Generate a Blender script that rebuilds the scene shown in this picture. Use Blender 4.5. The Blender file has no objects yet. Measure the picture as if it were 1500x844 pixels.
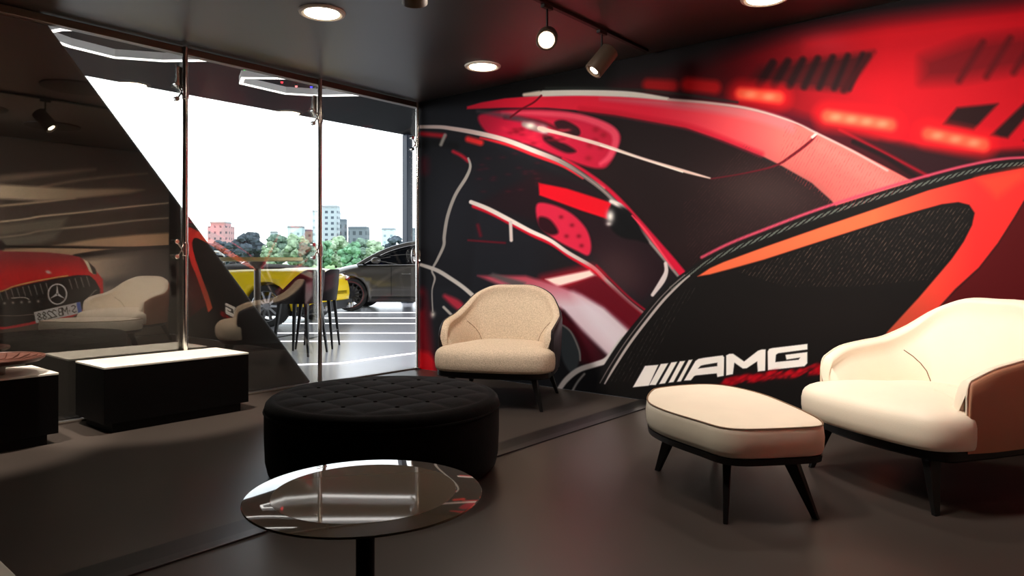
import bpy, bmesh, math, random
import numpy as np
from mathutils import Vector, Matrix
PI = math.pi
SC = bpy.context.scene
COL = SC.collection

# ------------------------------------------------------------------ geometry of the place
# room axes: x runs along the mural wall (0 = glass wall), y runs from the mural wall (0) towards the viewer (negative)
F = 1030.0; CX = 750.0; HY = 385.0; CAMH = 1.05
TH = math.atan(1030/1245)
ct, st = math.cos(TH), math.sin(TH)
CORN = (-0.935, 6.98)                       # the room corner seen from the camera (right, forward)
def R(X, Y):                                # camera-frame ground metres -> room x,y
    a, b = X-CORN[0], Y-CORN[1]
    return (a*ct - b*st, a*st + b*ct)
CAMX, CAMY = R(0, 0)
CEIL = 2.64
W_R = 5.35
def G(px, py, z=0.0):                       # photo pixel on the horizontal plane z -> room x,y
    Y = (CAMH-z)*F/(py-HY)
    return R((px-CX)/F*Y, Y)

# ------------------------------------------------------------------ camera
cam_d = bpy.data.cameras.new('camera'); cam = bpy.data.objects.new('camera', cam_d); COL.objects.link(cam)
cam_d.sensor_width = 36; cam_d.lens = 36*F/1500
cam_d.shift_y = -(422-HY)/1500
cam_d.clip_start = 0.02; cam_d.clip_end = 2000
cam.location = (CAMX, CAMY, CAMH); cam.rotation_euler = (PI/2, 0, TH)
SC.camera = cam
SC.view_settings.view_transform = 'Standard'; SC.view_settings.look = 'None'
SC.view_settings.exposure = 0.0; SC.view_settings.gamma = 1.0
SC.view_settings.use_curve_mapping = False

# ------------------------------------------------------------------ world
wd = bpy.data.worlds.new('sky'); SC.world = wd; wd.use_nodes = True
nt = wd.node_tree; nt.nodes.clear()
wo = nt.nodes.new('ShaderNodeOutputWorld'); wb = nt.nodes.new('ShaderNodeBackground')
tc = nt.nodes.new('ShaderNodeTexCoord'); mp = nt.nodes.new('ShaderNodeMapping'); mp.inputs['Scale'].default_value = (1, 1, 3)
nz = nt.nodes.new('ShaderNodeTexNoise'); nz.inputs['Scale'].default_value = 2.2; nz.inputs['Detail'].default_value = 5
cr = nt.nodes.new('ShaderNodeValToRGB')
cr.color_ramp.elements[0].position = .35; cr.color_ramp.elements[0].color = (.80, .90, 1, 1)
cr.color_ramp.elements[1].position = .6; cr.color_ramp.elements[1].color = (.97, 1, 1, 1)
nt.links.new(tc.outputs['Generated'], mp.inputs['Vector']); nt.links.new(mp.outputs[0], nz.inputs['Vector'])
nt.links.new(nz.outputs['Fac'], cr.inputs['Fac']); nt.links.new(cr.outputs['Color'], wb.inputs['Color'])
wb.inputs['Strength'].default_value = 3.2
nt.links.new(wb.outputs[0], wo.inputs['Surface'])

def area(name, loc, aim, size, power, color=(1, .86, .7), spread=None, shape='DISK'):
    d = bpy.data.lights.new(name, 'AREA'); d.shape = shape; d.size = size; d.energy = power; d.color = color
    if spread: d.spread = spread
    o = bpy.data.objects.new(name, d); COL.objects.link(o); o.location = loc
    v = Vector(aim)-Vector(loc); o.rotation_euler = v.to_track_quat('-Z', 'Y').to_euler(); return o
def spot(name, loc, aim, power, angle, blend=.5, color=(1, .86, .7), size=.04):
    d = bpy.data.lights.new(name, 'SPOT'); d.energy = power; d.color = color; d.spot_size = math.radians(angle)
    d.spot_blend = blend; d.shadow_soft_size = size
    o = bpy.data.objects.new(name, d); COL.objects.link(o); o.location = loc
    v = Vector(aim)-Vector(loc); o.rotation_euler = v.to_track_quat('-Z', 'Y').to_euler(); return o
WARM = (1, .90, .78)
LIGHTS = dict(down=7, track=96, mural=41, carwall=44, plinth=400)

# ------------------------------------------------------------------ helpers
def tag(o, label=None, cat=None, group=None, kind=None):
    if label: o['label'] = label
    if cat: o['category'] = cat
    if group: o['group'] = group
    if kind: o['kind'] = kind
    return o
def empty(name, loc=(0, 0, 0), rz=0, label=None, cat=None, group=None):
    o = bpy.data.objects.new(name, None); COL.objects.link(o); o.empty_display_size = .1
    o.location = loc; o.rotation_euler = (0, 0, rz); return tag(o, label, cat, group)
class MB:
    def __init__(s): s.v = []; s.f = []; s.M = None
    def add(s, vs, fs, M=None):
        k = len(s.v)
        for p in vs:
            p = Vector(p)
            if M is not None: p = M @ p
            s.v.append(tuple(p))
        s.f += [tuple(i+k for i in f) for f in fs]
        return s
    def box(s, x0, x1, y0, y1, z0, z1, M=None):
        vs = [(x, y, z) for z in (z0, z1) for y in (y0, y1) for x in (x0, x1)]
        return s.add(vs, [(0, 2, 3, 1), (4, 5, 7, 6), (0, 1, 5, 4), (2, 6, 7, 3), (0, 4, 6, 2), (1, 3, 7, 5)], M)
    def rings(s, rings, cap=True, closed=False, M=None):
        n = len(rings[0]); vs = [p for r in rings for p in r]; fs = []
        m = len(rings)
        for i in range(m if closed else m-1):
            a, b = i*n, ((i+1) % m)*n
            for j in range(n):
                k = (j+1) % n
                fs.append((a+j, a+k, b+k, b+j))
        if cap and not closed:
            fs.append(tuple(range(n))[::-1]); fs.append(tuple((m-1)*n+j for j in range(n)))
        return s.add(vs, fs, M)
    def grid(s, rows, M=None):
        n = len(rows[0]); vs = [p for r in rows for p in r]; fs = []
        for i in range(len(rows)-1):
            for j in range(n-1):
                fs.append((i*n+j, i*n+j+1, (i+1)*n+j+1, (i+1)*n+j))
        return s.add(vs, fs, M)
    def cyl(s, p0, p1, r0, r1=None, n=20, M=None):
        r1 = r0 if r1 is None else r1
        p0 = Vector(p0); p1 = Vector(p1); d = (p1-p0).normalized()
        u = d.orthogonal().normalized(); w = d.cross(u)
        rr = [[p+(u*math.cos(2*PI*j/n)+w*math.sin(2*PI*j/n))*r for j in range(n)] for p, r in ((p0, r0), (p1, r1))]
        return s.rings(rr, M=M)
    def tube(s, pts, r, n=8, closed=False, M=None):
        pts = [Vector(p) for p in pts]; m = len(pts); rr = []
        up = None
        for i, p in enumerate(pts):
            a = pts[(i-1) % m] if (closed or i > 0) else p
            b = pts[(i+1) % m] if (closed or i < m-1) else p
            d = (b-a).normalized()
            if up is None: up = d.orthogonal().normalized()
            up = (up - d*up.dot(d)); up = up.normalized() if up.length > 1e-6 else d.orthogonal().normalized()
            w = d.cross(up); ri = r[i] if isinstance(r, (list, tuple)) else r
            rr.append([p+(up*math.cos(2*PI*j/n)+w*math.sin(2*PI*j/n))*ri for j in range(n)])
        return s.rings(rr, closed=closed, M=M)
    def lathe(s, prof, n=48, c=(0, 0), M=None):
        rr = [[(c[0]+r*math.cos(2*PI*j/n), c[1]+r*math.sin(2*PI*j/n), z) for j in range(n)] for r, z in prof]
        return s.rings(rr, M=M)
    def sphere(s, c, r, n=16, m=10, sc=(1, 1, 1), M=None):
        rr = []
        for i in range(m+1):
            a = -PI/2+PI*i/m; q = max(math.cos(a), .001)
            rr.append([(c[0]+sc[0]*r*q*math.cos(2*PI*j/n), c[1]+sc[1]*r*q*math.sin(2*PI*j/n), c[2]+sc[2]*r*math.sin(a)) for j in range(n)])
        return s.rings(rr, M=M)
    def extrude(s, poly, z0, z1, M=None):
        return s.rings([[(x, y, z0) for x, y in poly], [(x, y, z1) for x, y in poly]], M=M)
    def build(s, name, mat, parent=None, smooth=True, angle=35, bevel=0, seg=2, sub=0, fix=True):
        me = bpy.data.meshes.new(name); me.from_pydata(s.v, [], s.f); 
        bm = bmesh.new(); bm.from_mesh(me)
        if fix: bmesh.ops.recalc_face_normals(bm, faces=bm.faces)
        for f in bm.faces: f.smooth = smooth
        if smooth:
            la = math.radians(angle)
            for e in bm.edges:
                if len(e.link_faces) == 2 and e.calc_face_angle(0) > la: e.smooth = False
        bm.to_mesh(me); bm.free()
        if mat: me.materials.append(mat)
        o = bpy.data.objects.new(name, me); COL.objects.link(o)
        if parent: o.parent = parent
        if bevel:
            b = o.modifiers.new('bevel', 'BEVEL'); b.width = bevel; b.segments = seg; b.limit_method = 'ANGLE'; b.angle_limit = math.radians(40)
        if sub:
            b = o.modifiers.new('sub', 'SUBSURF'); b.levels = sub; b.render_levels = sub
        return o
def copy_tree(o, parent=None):
    c = o.copy(); COL.objects.link(c)
    if parent: c.parent = parent
    for ch in [q for q in bpy.data.objects if q.parent == o]: copy_tree(ch, c)
    return c
def catmull(pts, n=8, closed=False):
    pts = [np.array(p, float) for p in pts]; m = len(pts); out = []
    rng = range(m) if closed else range(m-1)
    for i in rng:
        if closed: a, b, c, d = pts[(i-1) % m], pts[i], pts[(i+1) % m], pts[(i+2) % m]
        else: a, b, c, d = pts[max(i-1, 0)], pts[i], pts[i+1], pts[min(i+2, m-1)]
        for k in range(n):
            t = k/n
            out.append(.5*((2*b)+(-a+c)*t+(2*a-5*b+4*c-d)*t*t+(-a+3*b-3*c+d)*t**3))
    if not closed: out.append(pts[-1])
    return [tuple(float(q) for q in p) for p in out]
def interp(t, xs, ys): return float(np.interp(t, xs, ys))

# ------------------------------------------------------------------ materials
def srgb(r, g, b):
    return tuple(((c/255)/12.92 if c/255 <= .04045 else ((c/255+.055)/1.055)**2.4) for c in (r, g, b))
def mat(name, col, rough=.5, metal=0, spec=.5, noise=None, bump=None, coat=0, sheen=0, emit=None):
    m = bpy.data.materials.new(name); m.use_nodes = True; t = m.node_tree; b = t.nodes['Principled BSDF']
    c = srgb(*col)
    b.inputs['Base Color'].default_value = (*c, 1); b.inputs['Roughness'].default_value = rough
    b.inputs['Metallic'].default_value = metal; b.inputs['Specular IOR Level'].default_value = spec
    b.inputs['Coat Weight'].default_value = coat
    b.inputs['Sheen Weight'].default_value = sheen
    if emit:
        b.inputs['Emission Color'].default_value = (*srgb(*emit[0]), 1); b.inputs['Emission Strength'].default_value = emit[1]
    tcx = t.nodes.new('ShaderNodeTexCoord')
    if noise:      # (scale, amount)
        n = t.nodes.new('ShaderNodeTexNoise'); n.inputs['Scale'].default_value = noise[0]; n.inputs['Detail'].default_value = 4
        t.links.new(tcx.outputs['Object'], n.inputs['Vector'])
        r = t.nodes.new('ShaderNodeValToRGB'); a = noise[1]
        r.color_ramp.elements[0].position = .35; r.color_ramp.elements[1].position = .65
        r.color_ramp.elements[0].color = (*[q*(1-a) for q in c], 1); r.color_ramp.elements[1].color = (*[min(1, q*(1+a)) for q in c], 1)
        t.links.new(n.outputs['Fac'], r.inputs['Fac']); t.links.new(r.outputs['Color'], b.inputs['Base Color'])
    if bump:       # (scale, strength)
        n = t.nodes.new('ShaderNodeTexNoise'); n.inputs['Scale'].default_value = bump[0]; n.inputs['Detail'].default_value = 3
        t.links.new(tcx.outputs['Object'], n.inputs['Vector'])
        bp = t.nodes.new('ShaderNodeBump'); bp.inputs['Strength'].default_value = bump[1]; bp.inputs['Distance'].default_value = .004
        t.links.new(n.outputs['Fac'], bp.inputs['Height']); t.links.new(bp.outputs[0], b.inputs['Normal'])
    return m
def emit_mat(name, col, strength):
    m = bpy.data.materials.new(name); m.use_nodes = True; t = m.node_tree; t.nodes.clear()
    e = t.nodes.new('ShaderNodeEmission'); o = t.nodes.new('ShaderNodeOutputMaterial')
    e.inputs['Color'].default_value = (*srgb(*col), 1); e.inputs['Strength'].default_value = strength
    t.links.new(e.outputs[0], o.inputs['Surface']); return m
def glass_mat(name, refl, tint=(1, 1, 1)):
    m = bpy.data.materials.new(name); m.use_nodes = True; t = m.node_tree; t.nodes.clear()
    tr = t.nodes.new('ShaderNodeBsdfTransparent'); tr.inputs['Color'].default_value = (*tint, 1)
    gl = t.nodes.new('ShaderNodeBsdfGlossy'); gl.inputs['Roughness'].default_value = 0.0; gl.inputs['Color'].default_value = (1, .98, .95, 1)
    mx = t.nodes.new('ShaderNodeMixShader'); fr = t.nodes.new('ShaderNodeFresnel'); fr.inputs['IOR'].default_value = 1.5
    ad = t.nodes.new('ShaderNodeMath'); ad.operation = 'ADD'; ad.use_clamp = True; ad.inputs[1].default_value = refl
    ge = t.nodes.new('ShaderNodeNewGeometry'); ml = t.nodes.new('ShaderNodeMath'); ml.operation = 'MULTIPLY_ADD'
    ml.inputs[1].default_value = 1/1.5-1.5; ml.inputs[2].default_value = 1.5      # the far face of a pane reflects like the near one
    t.links.new(ge.outputs['Backfacing'], ml.inputs[0]); t.links.new(ml.outputs[0], fr.inputs['IOR'])
    o = t.nodes.new('ShaderNodeOutputMaterial')
    t.links.new(fr.outputs[0], ad.inputs[0]); t.links.new(ad.outputs[0], mx.inputs[0])
    t.links.new(tr.outputs[0], mx.inputs[1]); t.links.new(gl.outputs[0], mx.inputs[2]); t.links.new(mx.outputs[0], o.inputs['Surface'])
    return m
def attr_mat(name, rough=.5, spec=.3):
    m = mat(name, (128, 128, 128), rough, 0, spec); t = m.node_tree
    a = t.nodes.new('ShaderNodeAttribute'); a.attribute_name = 'print'
    t.links.new(a.outputs['Color'], t.nodes['Principled BSDF'].inputs['Base Color']); return m

M = {}
M['floor'] = mat('dark resin floor', (62, 54, 49), .34, 0, .5, noise=(1.1, .06), bump=(260, .04))
M['strip'] = mat('dark floor channel', (22, 20, 19), .35, 0, .5)
M['lip'] = mat('floor channel lip', (66, 62, 64), .3, .6, .5)
M['show_floor'] = mat('showroom floor', (186, 185, 192), .25, 0, .5, noise=(.6, .05))
M['ceil'] = mat('satin dark ceiling', (46, 39, 35), .36, 0, 1.0)
M['show_ceil'] = mat('black ceiling', (9, 8, 9), .8, 0, .08)
M['wall'] = mat('dark wall', (34, 30, 28), .5)
M['slant'] = mat('dark slanted wall', (44, 38, 34), .6)
M['glass'] = glass_mat('reflective glass', .10, (.97, .98, .97))
M['clearglass'] = glass_mat('clear door glass', -.02, (.99, .99, .99))
M['chrome'] = mat('chrome', (238, 234, 228), .16, 1)
M['steel'] = mat('brushed head rail', (120, 108, 98), .35, .7)
M['black'] = mat('black lacquer', (3, 2, 2), .5, 0, .15)
M['marble'] = mat('white marble', (240, 234, 222), .3, 0, .5, noise=(6, .05))
M['ledwhite'] = emit_mat('led white', (255, 250, 245), 3)
M['lampcore'] = emit_mat('warm lamp', (255, 238, 210), 14)
M['lamphot'] = emit_mat('hot lamp', (255, 238, 214), 60)
M['fixture'] = mat('white fixture', (245, 240, 236), .5)
M['trimwhite'] = mat('white lamp trim', (225, 215, 200), .45)
M['tracktan'] = mat('bronze spot housing', (88, 70, 56), .5, .2)
M['trackblack'] = mat('black track', (18, 14, 13), .5)
M['velvet'] = mat('black velvet', (9, 8, 9), .9, 0, .1, noise=(14, .4), bump=(90, .3), sheen=.06)
M['cream'] = mat('cream leather', (232, 218, 195), .55, 0, .35, bump=(180, .08), noise=(5, .02))
M['creamshell'] = mat('tan leather shell', (168, 118, 90), .55, 0, .35, bump=(180, .08))
M['boucle'] = mat('beige boucle', (198, 177, 152), .9, 0, .2, noise=(120, .16), bump=(160, .6))
M['darkshell'] = mat('dark brown leather', (24, 13, 15), .5, 0, .4)
M['seam'] = mat('seam thread', (120, 92, 66), .7)
M['blackwood'] = mat('black stained wood', (13, 10, 9), .38, 0, .4)
M['tabletop'] = mat('smoked mirror glass', (130, 114, 96), .03, .0, .8, coat=.5)
M['tableedge'] = mat('bevelled glass rim', (112, 98, 82), .02, .1, 1.0, coat=1)
M['chairwood'] = mat('stool upholstery', (20, 12, 12), .6, 0, .2)
M['oak'] = mat('pale oak top', (200, 178, 112), .4, noise=(3, .12))
M['wicker'] = mat('reddish wicker', (88, 50, 38), .5, noise=(30, .2))
M['stone'] = mat('grey stone foot', (130, 118, 102), .6)

# ------------------------------------------------------------------ print painter (flat printed murals, drawn as rectified artwork)
class Painter:
    def __init__(s, PX, PY, base):
        s.x, s.y = PX.ravel(), PY.ravel(); s.shape = PX.shape
        s.c = np.tile(np.array(base, np.float32), (s.x.size, 1))
    def _sel(s, x0, x1, y0, y1):
        return np.nonzero((s.x > x0) & (s.x < x1) & (s.y > y0) & (s.y < y1))[0]
    def blend(s, idx, a, col):
        if callable(col): cc = col(s.x[idx], s.y[idx])
        else: cc = np.array(col, np.float32)[None, :]
        a = np.clip(a, 0, 1)[:, None]; s.c[idx] = s.c[idx]*(1-a)+cc*a
    @staticmethod
    def _segd(x, y, a, b):
        dx, dy = b[0]-a[0], b[1]-a[1]; L = dx*dx+dy*dy+1e-9
        t = np.clip(((x-a[0])*dx+(y-a[1])*dy)/L, 0, 1)
        return np.hypot(x-a[0]-t*dx, y-a[1]-t*dy), t
    def fill(s, pts, col, soft=1.5, smooth=False, alpha=1.0):
        if smooth: pts = catmull(pts, 5, True)
        xs = [p[0] for p in pts]; ys = [p[1] for p in pts]
        idx = s._sel(min(xs)-soft, max(xs)+soft, min(ys)-soft, max(ys)+soft)
        if idx.size == 0: return
        x, y = s.x[idx], s.y[idx]; d = np.full(x.size, 1e9); ins = np.zeros(x.size, bool)
        n = len(pts)
        for i in range(n):
            a, b = pts[i], pts[(i+1) % n]
            dd, _ = s._segd(x, y, a, b); d = np.minimum(d, dd)
            cond = (a[1] > y) != (b[1] > y)
            with np.errstate(divide='ignore', invalid='ignore'):
                xi = (b[0]-a[0])*(y-a[1])/((b[1]-a[1]) if b[1] != a[1] else 1e-9)+a[0]
            ins ^= cond & (x < xi)
        sd = np.where(ins, d, -d)
        s.blend(idx, (.5+sd/soft)*1.0 if alpha == 1 else np.clip(.5+sd/soft, 0, 1)*alpha, col)
    def stroke(s, pts, w, col, soft=1.2, smooth=True, alpha=1.0, k=6):
        n0 = len(pts)
        if not isinstance(w, (list, tuple)): w = [w]*n0
        pw = [(p[0], p[1], ww) for p, ww in zip(pts, w)]
        if smooth and n0 > 2: pw = catmull(pw, k)
        mw = max(p[2] for p in pw)/2+soft
        xs = [p[0] for p in pw]; ys = [p[1] for p in pw]
        idx = s._sel(min(xs)-mw, max(xs)+mw, min(ys)-mw, max(ys)+mw)
        if idx.size == 0: return
        x, y = s.x[idx], s.y[idx]; best = np.full(x.size, -1e9)
        for a, b in zip(pw[:-1], pw[1:]):
            d, t = s._segd(x, y, a, b); best = np.maximum(best, (a[2]+(b[2]-a[2])*t)/2-d)
        s.blend(idx, np.clip(.5+best/soft, 0, 1)*alpha, col)
    def blob(s, cx, cy, rx, ry, col, alpha=1.0, rot=0, p=2):
        m = max(rx, ry)*3; idx = s._sel(cx-m, cx+m, cy-m, cy+m)
        if idx.size == 0: return
        x, y = s.x[idx]-cx, s.y[idx]-cy; c, q = math.cos(rot), math.sin(rot)
        u, v = (x*c+y*q)/rx, (-x*q+y*c)/ry
        s.blend(idx, alpha*np.exp(-((u*u+v*v)**(p/2))), col)
    def rgba(s, gain=1.0):
        c = np.clip(s.c/255, 0, 1); l = np.where(c <= .04045, c/12.92, ((c+.055)/1.055)**2.4)*gain
        out = np.ones((l.shape[0], 4), np.float32); out[:, :3] = np.clip(l, 0, .95); return out
def lerpc(c0, c1, ax, a0, a1):
    c0 = np.array(c0, np.float32); c1 = np.array(c1, np.float32)
    def f(x, y):
        t = np.clip(((x if ax == 'x' else y)-a0)/(a1-a0), 0, 1)[:, None]; return c0*(1-t)+c1*t
    return f
def hash2(i, j): 
    v = np.sin(i*127.1+j*311.7)*43758.5453; return v-np.floor(v)
def vnoise(x, y):
    i, j = np.floor(x), np.floor(y); fx, fy = x-i, y-j; fx = fx*fx*(3-2*fx); fy = fy*fy*(3-2*fy)
    return (hash2(i, j)*(1-fx)+hash2(i+1, j)*fx)*(1-fy)+(hash2(i, j+1)*(1-fx)+hash2(i+1, j+1)*fx)*fy
def print_mesh(name, P3, rgba, material):
    ny, nx = P3.shape[:2]; me = bpy.data.meshes.new(name)
    nv = nx*ny; nf = (nx-1)*(ny-1)
    me.vertices.add(nv); me.vertices.foreach_set('co', P3.reshape(-1).astype(np.float32))
    i = np.arange(nf) // (nx-1); j = np.arange(nf) % (nx-1); a = i*nx+j
    quads = np.stack([a, a+1, a+nx+1, a+nx], 1).astype(np.int32)
    me.loops.add(nf*4); me.loops.foreach_set('vertex_index', quads.ravel())
    me.polygons.add(nf); me.polygons.foreach_set('loop_start', (np.arange(nf)*4).astype(np.int32))
    me.update(calc_edges=True)
    at = me.color_attributes.new('print', 'FLOAT_COLOR', 'POINT'); at.data.foreach_set('color', rgba.ravel())
    me.materials.append(material); o = bpy.data.objects.new(name, me); COL.objects.link(o); return o

# ------------------------------------------------------------------ room shell
def struct(name, mb, m, **k): return tag(mb.build(name, m, **k), kind='structure')
YB = -6.6      # wall behind the viewer
struct('floor', MB().box(0, 8.2, YB, 0, -.1, 0), M['floor'], smooth=False)
struct('ceiling', MB().box(0, 8.35, YB-.15, .15, CEIL, CEIL+.12), M['ceil'], smooth=False)
struct('wall_back', MB().box(0.0, W_R+.15, .006, .15, 0, CEIL), M['wall'], smooth=False)
struct('wall_right', MB().box(W_R+.006, W_R+.15, -2.8, 0, 0, CEIL), M['wall'], smooth=False)
struct('wall_right', MB().box(W_R+.151, 8.2, -2.8, -2.65, 0, CEIL), M['wall'], smooth=False)
struct('wall_right', MB().box(8.2, 8.35, YB, -2.65, 0, CEIL), M['wall'], smooth=False)
struct('wall_front', MB().box(0, 8.35, YB-.15, YB, 0, CEIL), M['wall'], smooth=False)
XS = 2.50      # floor channel parallel to the glass
b = MB(); b.box(XS, XS+.13, YB+.01, -.008, .0, .004); o = struct('trim_1', b, M['strip'], smooth=False)
b = MB(); b.box(XS+.13, XS+.19, YB+.01, -.008, .0, .008); struct('trim_2', b, M['lip'], bevel=.002)
# glass wall, panes between the poles
PV = [.035, 1.17, 2.336, 3.5, 4.665, 5.83]
edges = [0.02]+PV[1:]+[6.58]
for i in range(len(edges)-1):
    g = MB().box(-.012, -.002, -edges[i+1]+.004, -edges[i]-.004, .012, CEIL-.055)
    struct('window_%d' % (i+1), g, M['glass'] if i else M['clearglass'], smooth=False)
struct('trim_3', MB().box(-.045, .02, YB, .0, CEIL-.055, CEIL-.004), M['steel'], bevel=.004)
struct('trim_4', MB().box(-.03, .012, YB, .0, .0, .012), M['steel'], bevel=.002)
# slanted dark wall standing just behind the glass
va, vb = 3.19, 1.18    # where its edge meets ceiling and floor
slo = (va-vb)/CEIL
prof = [(-(vb-.03), 0), (-(va+.0), CEIL), (-(va+.6), CEIL+.6), (-9.0, CEIL+.6), (-9.0, 0)]
b = MB(); b.rings([[(-.10, y, z) for y, z in prof], [(-.34, y, z) for y, z in prof]])
struct('wall_left', b, M['slant'], bevel=.03, seg=4)

# ------------------------------------------------------------------ showroom shell beyond the glass
H2 = 4.4; XF = -8.75
struct('floor', MB().box(-12, 0, -12, 26, -.1, -.001), M['show_floor'], smooth=False)
struct('ceiling', MB().box(XF, 0, -12, 26, H2, H2+.25), M['show_ceil'], smooth=False)
struct('ceiling', MB().box(-.6, 0, -12, .15, CEIL+.125, H2), M['show_ceil'], smooth=False)
struct('wall_left', MB().box(XF, .0, -12.2, -12, 0, H2), M['wall'], smooth=False)
M['column'] = mat('blue grey column', (52, 62, 76), .4)
cx_, cy_ = R((597-CX)/F*18.4, 18.4)
b = MB().box(cx_-.1, cx_+.1, cy_-.1, cy_+.1, 0, H2-.001)
b.box(cx_-.13, cx_+.13, cy_-.13, cy_+.13, 0, .06)
tag(b.build('facade_column', M['column'], bevel=.02), 'slender blue grey column at the open edge of the showroom', 'column')

# ------------------------------------------------------------------ the big mural
def mural():
    st_ = .004
    us = np.arange(0.03, W_R-.002, st_); zs = np.arange(0.0005, CEIL-.004, st_)
    U, Z = np.meshgrid(us, zs)
    X = CORN[0]+ct*U; Y = CORN[1]-st*U
    PX = CX+F*X/Y; PY = HY+F*(CAMH-Z)/Y
    p = Painter(PX, PY, (24, 20, 22))
    # grounds
    p.fill([(560, 130), (830, 130), (800, 420), (830, 640), (560, 620)], (25, 25, 31), 60)
    p.fill([(620, 120), (760, 100), (900, 90), (900, 128), (700, 148), (620, 156)], (10, 8, 8), 16)
    # blurred red building, upper right
    p.fill([(900, 128), (985, 106), (1060, 78), (1150, 52), (1280, 30), (1400, 14), (1700, -20), (1700, 300), (1380, 270), (1330, 262), (1200, 200), (1090, 160), (1010, 140)],
           lerpc((70, 3, 10), (204, 0, 24), 'x', 1040, 1300), 34)
    p.blob(1330, 110, 120, 50, (222, 0, 24), .8)
    p.blob(1210, 62, 40, 18, (205, 70, 80), .45)
    p.fill([(1180, 60), (1300, 44), (1500, 24), (1500, 40), (1180, 72)], (236, 10, 30), 20, alpha=.5)
    p.fill([(1350, 85), (1420, 60), (1560, 42), (1560, 95), (1480, 104), (1400, 118), (1350, 120)], (128, 0, 14), 26)
    for k in range(4):
        p.stroke([(1405+40*k, 118-6*k), (1440+40*k, 62-6*k)], 9, (88, 2, 10), 8, smooth=False, alpha=.8)
    p.fill([(1096, 118), (1112, 98), (1160, 92), (1280, 76), (1240, 134), (1180, 128)], (72, 8, 14), 14)
    for k in range(7):
        x = 1112+22*k; p.stroke([(x, 124+k), (x+20, 92-2*k)], 11-k*.5, (32, 10, 14), 6, smooth=False, alpha=.9)
    p.stroke([(1236, 132), (1272, 82)], 9, (60, 6, 12), 6, smooth=False)
    p.fill([(1382, 182), (1402, 158), (1462, 152), (1426, 190)], (34, 4, 6), 6)
    p.fill([(1452, 198), (1500, 152), (1520, 152), (1476, 202)], (34, 4, 6), 6)
    p.fill([(1500, 206), (1540, 160), (1600, 160), (1540, 210)], (34, 4, 6), 6)
    p.stroke([(950, 124), (985, 126)], 17, (176, 6, 12), 10, smooth=False)
    p.stroke([(1008, 124), (1046, 128)], 20, (190, 12, 18), 10, smooth=False)
    # dark zone beneath the building
    p.fill([(1020, 140), (1140, 158), (1250, 190), (1330, 214), (1420, 226), (1520, 218), (1700, 210), (1700, 262), (1400, 262), (1330, 275), (1200, 205)], lerpc((96, 0, 26), (44, 4, 10), 'x', 1100, 1330), 16)
    p.fill([(1290, 208), (1400, 226), (1500, 224), (1500, 240), (1400, 252), (1355, 262)], (40, 8, 16), 14)
    p.stroke([(1230, 190), (1300, 226), (1360, 258)], 4, (150, 0, 24), 4)
    p.stroke([(1250, 208), (1300, 232), (1345, 262)], 6, (20, 2, 6), 4)
    for (x0, y0, x1, y1, w) in ((1086, 137, 1140, 143, 17), (1213, 170, 1304, 183, 20), (1360, 196, 1440, 212, 20)):
        p.stroke([(x0, y0), (x1, y1)], w+16, (238, 12, 24), 22, smooth=False, alpha=.8)
        p.stroke([(x0, y0), (x1, y1)], w, (255, 84, 56), 9, smooth=False)
        n = max(2, int((x1-x0)/22))
        for k in range(n):
            t = (k+.5)/n; p.blob(x0+(x1-x0)*t, y0+(y1-y0)*t, 10, 6, (255, 150, 112), .8)
    # roof band
    band_hi = [(684, 156), (705, 150), (740, 144), (790, 140), (880, 139), (980, 146), (1040, 152), (1100, 162), (1150, 176), (1200, 196), (1250, 220), (1300, 246), (1345, 270)]
    band_lo = [(684, 160), (740, 158), (800, 158), (850, 162), (900, 168), (950, 177), (1005, 187), (1060, 206), (1115, 228), (1145, 243), (1189, 268), (1218, 294), (1232, 312)]
    p.fill(band_hi+band_lo[::-1], lerpc((236, 28, 58), (236, 112, 104), 'x', 950, 1150), 2.5)
    p.stroke([(x, y+6) for x, y in band_hi[4:9]]+[(1160, 190)], [2, 10, 12, 16, 16, 10], (214, 118, 124), 9, alpha=.75)
    p.stroke([(1205, 215), (1260, 248), (1310, 275)], [16, 26, 20], (250, 128, 118), 16, alpha=.6)
    p.stroke([(x, y-2) for x, y in band_lo[3:9]], 7, (206, 8, 40), 8, alpha=.8)
    # dark side panel
    p.fill([(800, 172), (850, 168), (950, 183), (1005, 193), (1060, 211), (1115, 233), (1145, 247), (1189, 272), (1218, 297), (1225, 316), (1140, 340), (1060, 368), (1004, 400), (960, 345), (900, 285), (850, 245), (800, 215)], (27, 13, 14), 3)
    p.blob(1120, 285, 90, 46, (66, 50, 48), .75, rot=.2)
    p.blob(1080, 330, 90, 30, (46, 32, 32), .6, rot=-.3)
    p.stroke([(1197, 196), (1186, 208), (1160, 228), (1135, 243), (1090, 254), (1042, 262)], [3, 4, 4, 3, 2, 2], (96, 14, 26), 2)
    p.stroke([(1196, 196), (1190, 201)], 4, (238, 214, 206), 2, smooth=False)
    # rear seat (pink ring shape)
    p.fill([(700, 172), (720, 164), (760, 160), (820, 162), (866, 172), (896, 184), (909, 200), (903, 222), (893, 240), (882, 247), (860, 244), (820, 230), (780, 214), (745, 203), (715, 196)], (206, 20, 58), 5, smooth=True)
    p.stroke([(736, 166), (790, 166), (850, 172), (892, 188), (902, 204), (894, 228), (880, 240)], [4, 7, 9, 11, 10, 9, 6], (238, 74, 100), 5)
    p.stroke([(740, 172), (790, 178), (830, 196)], 4, (70, 4, 18), 6)
    p.fill([(812, 180), (826, 176), (846, 186), (850, 196), (842, 200), (824, 196)], (44, 8, 18), 4, smooth=True)
    p.fill([(800, 196), (818, 206), (834, 214), (844, 222), (830, 224), (808, 214), (796, 204)], (36, 4, 14), 5, smooth=True)
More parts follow.
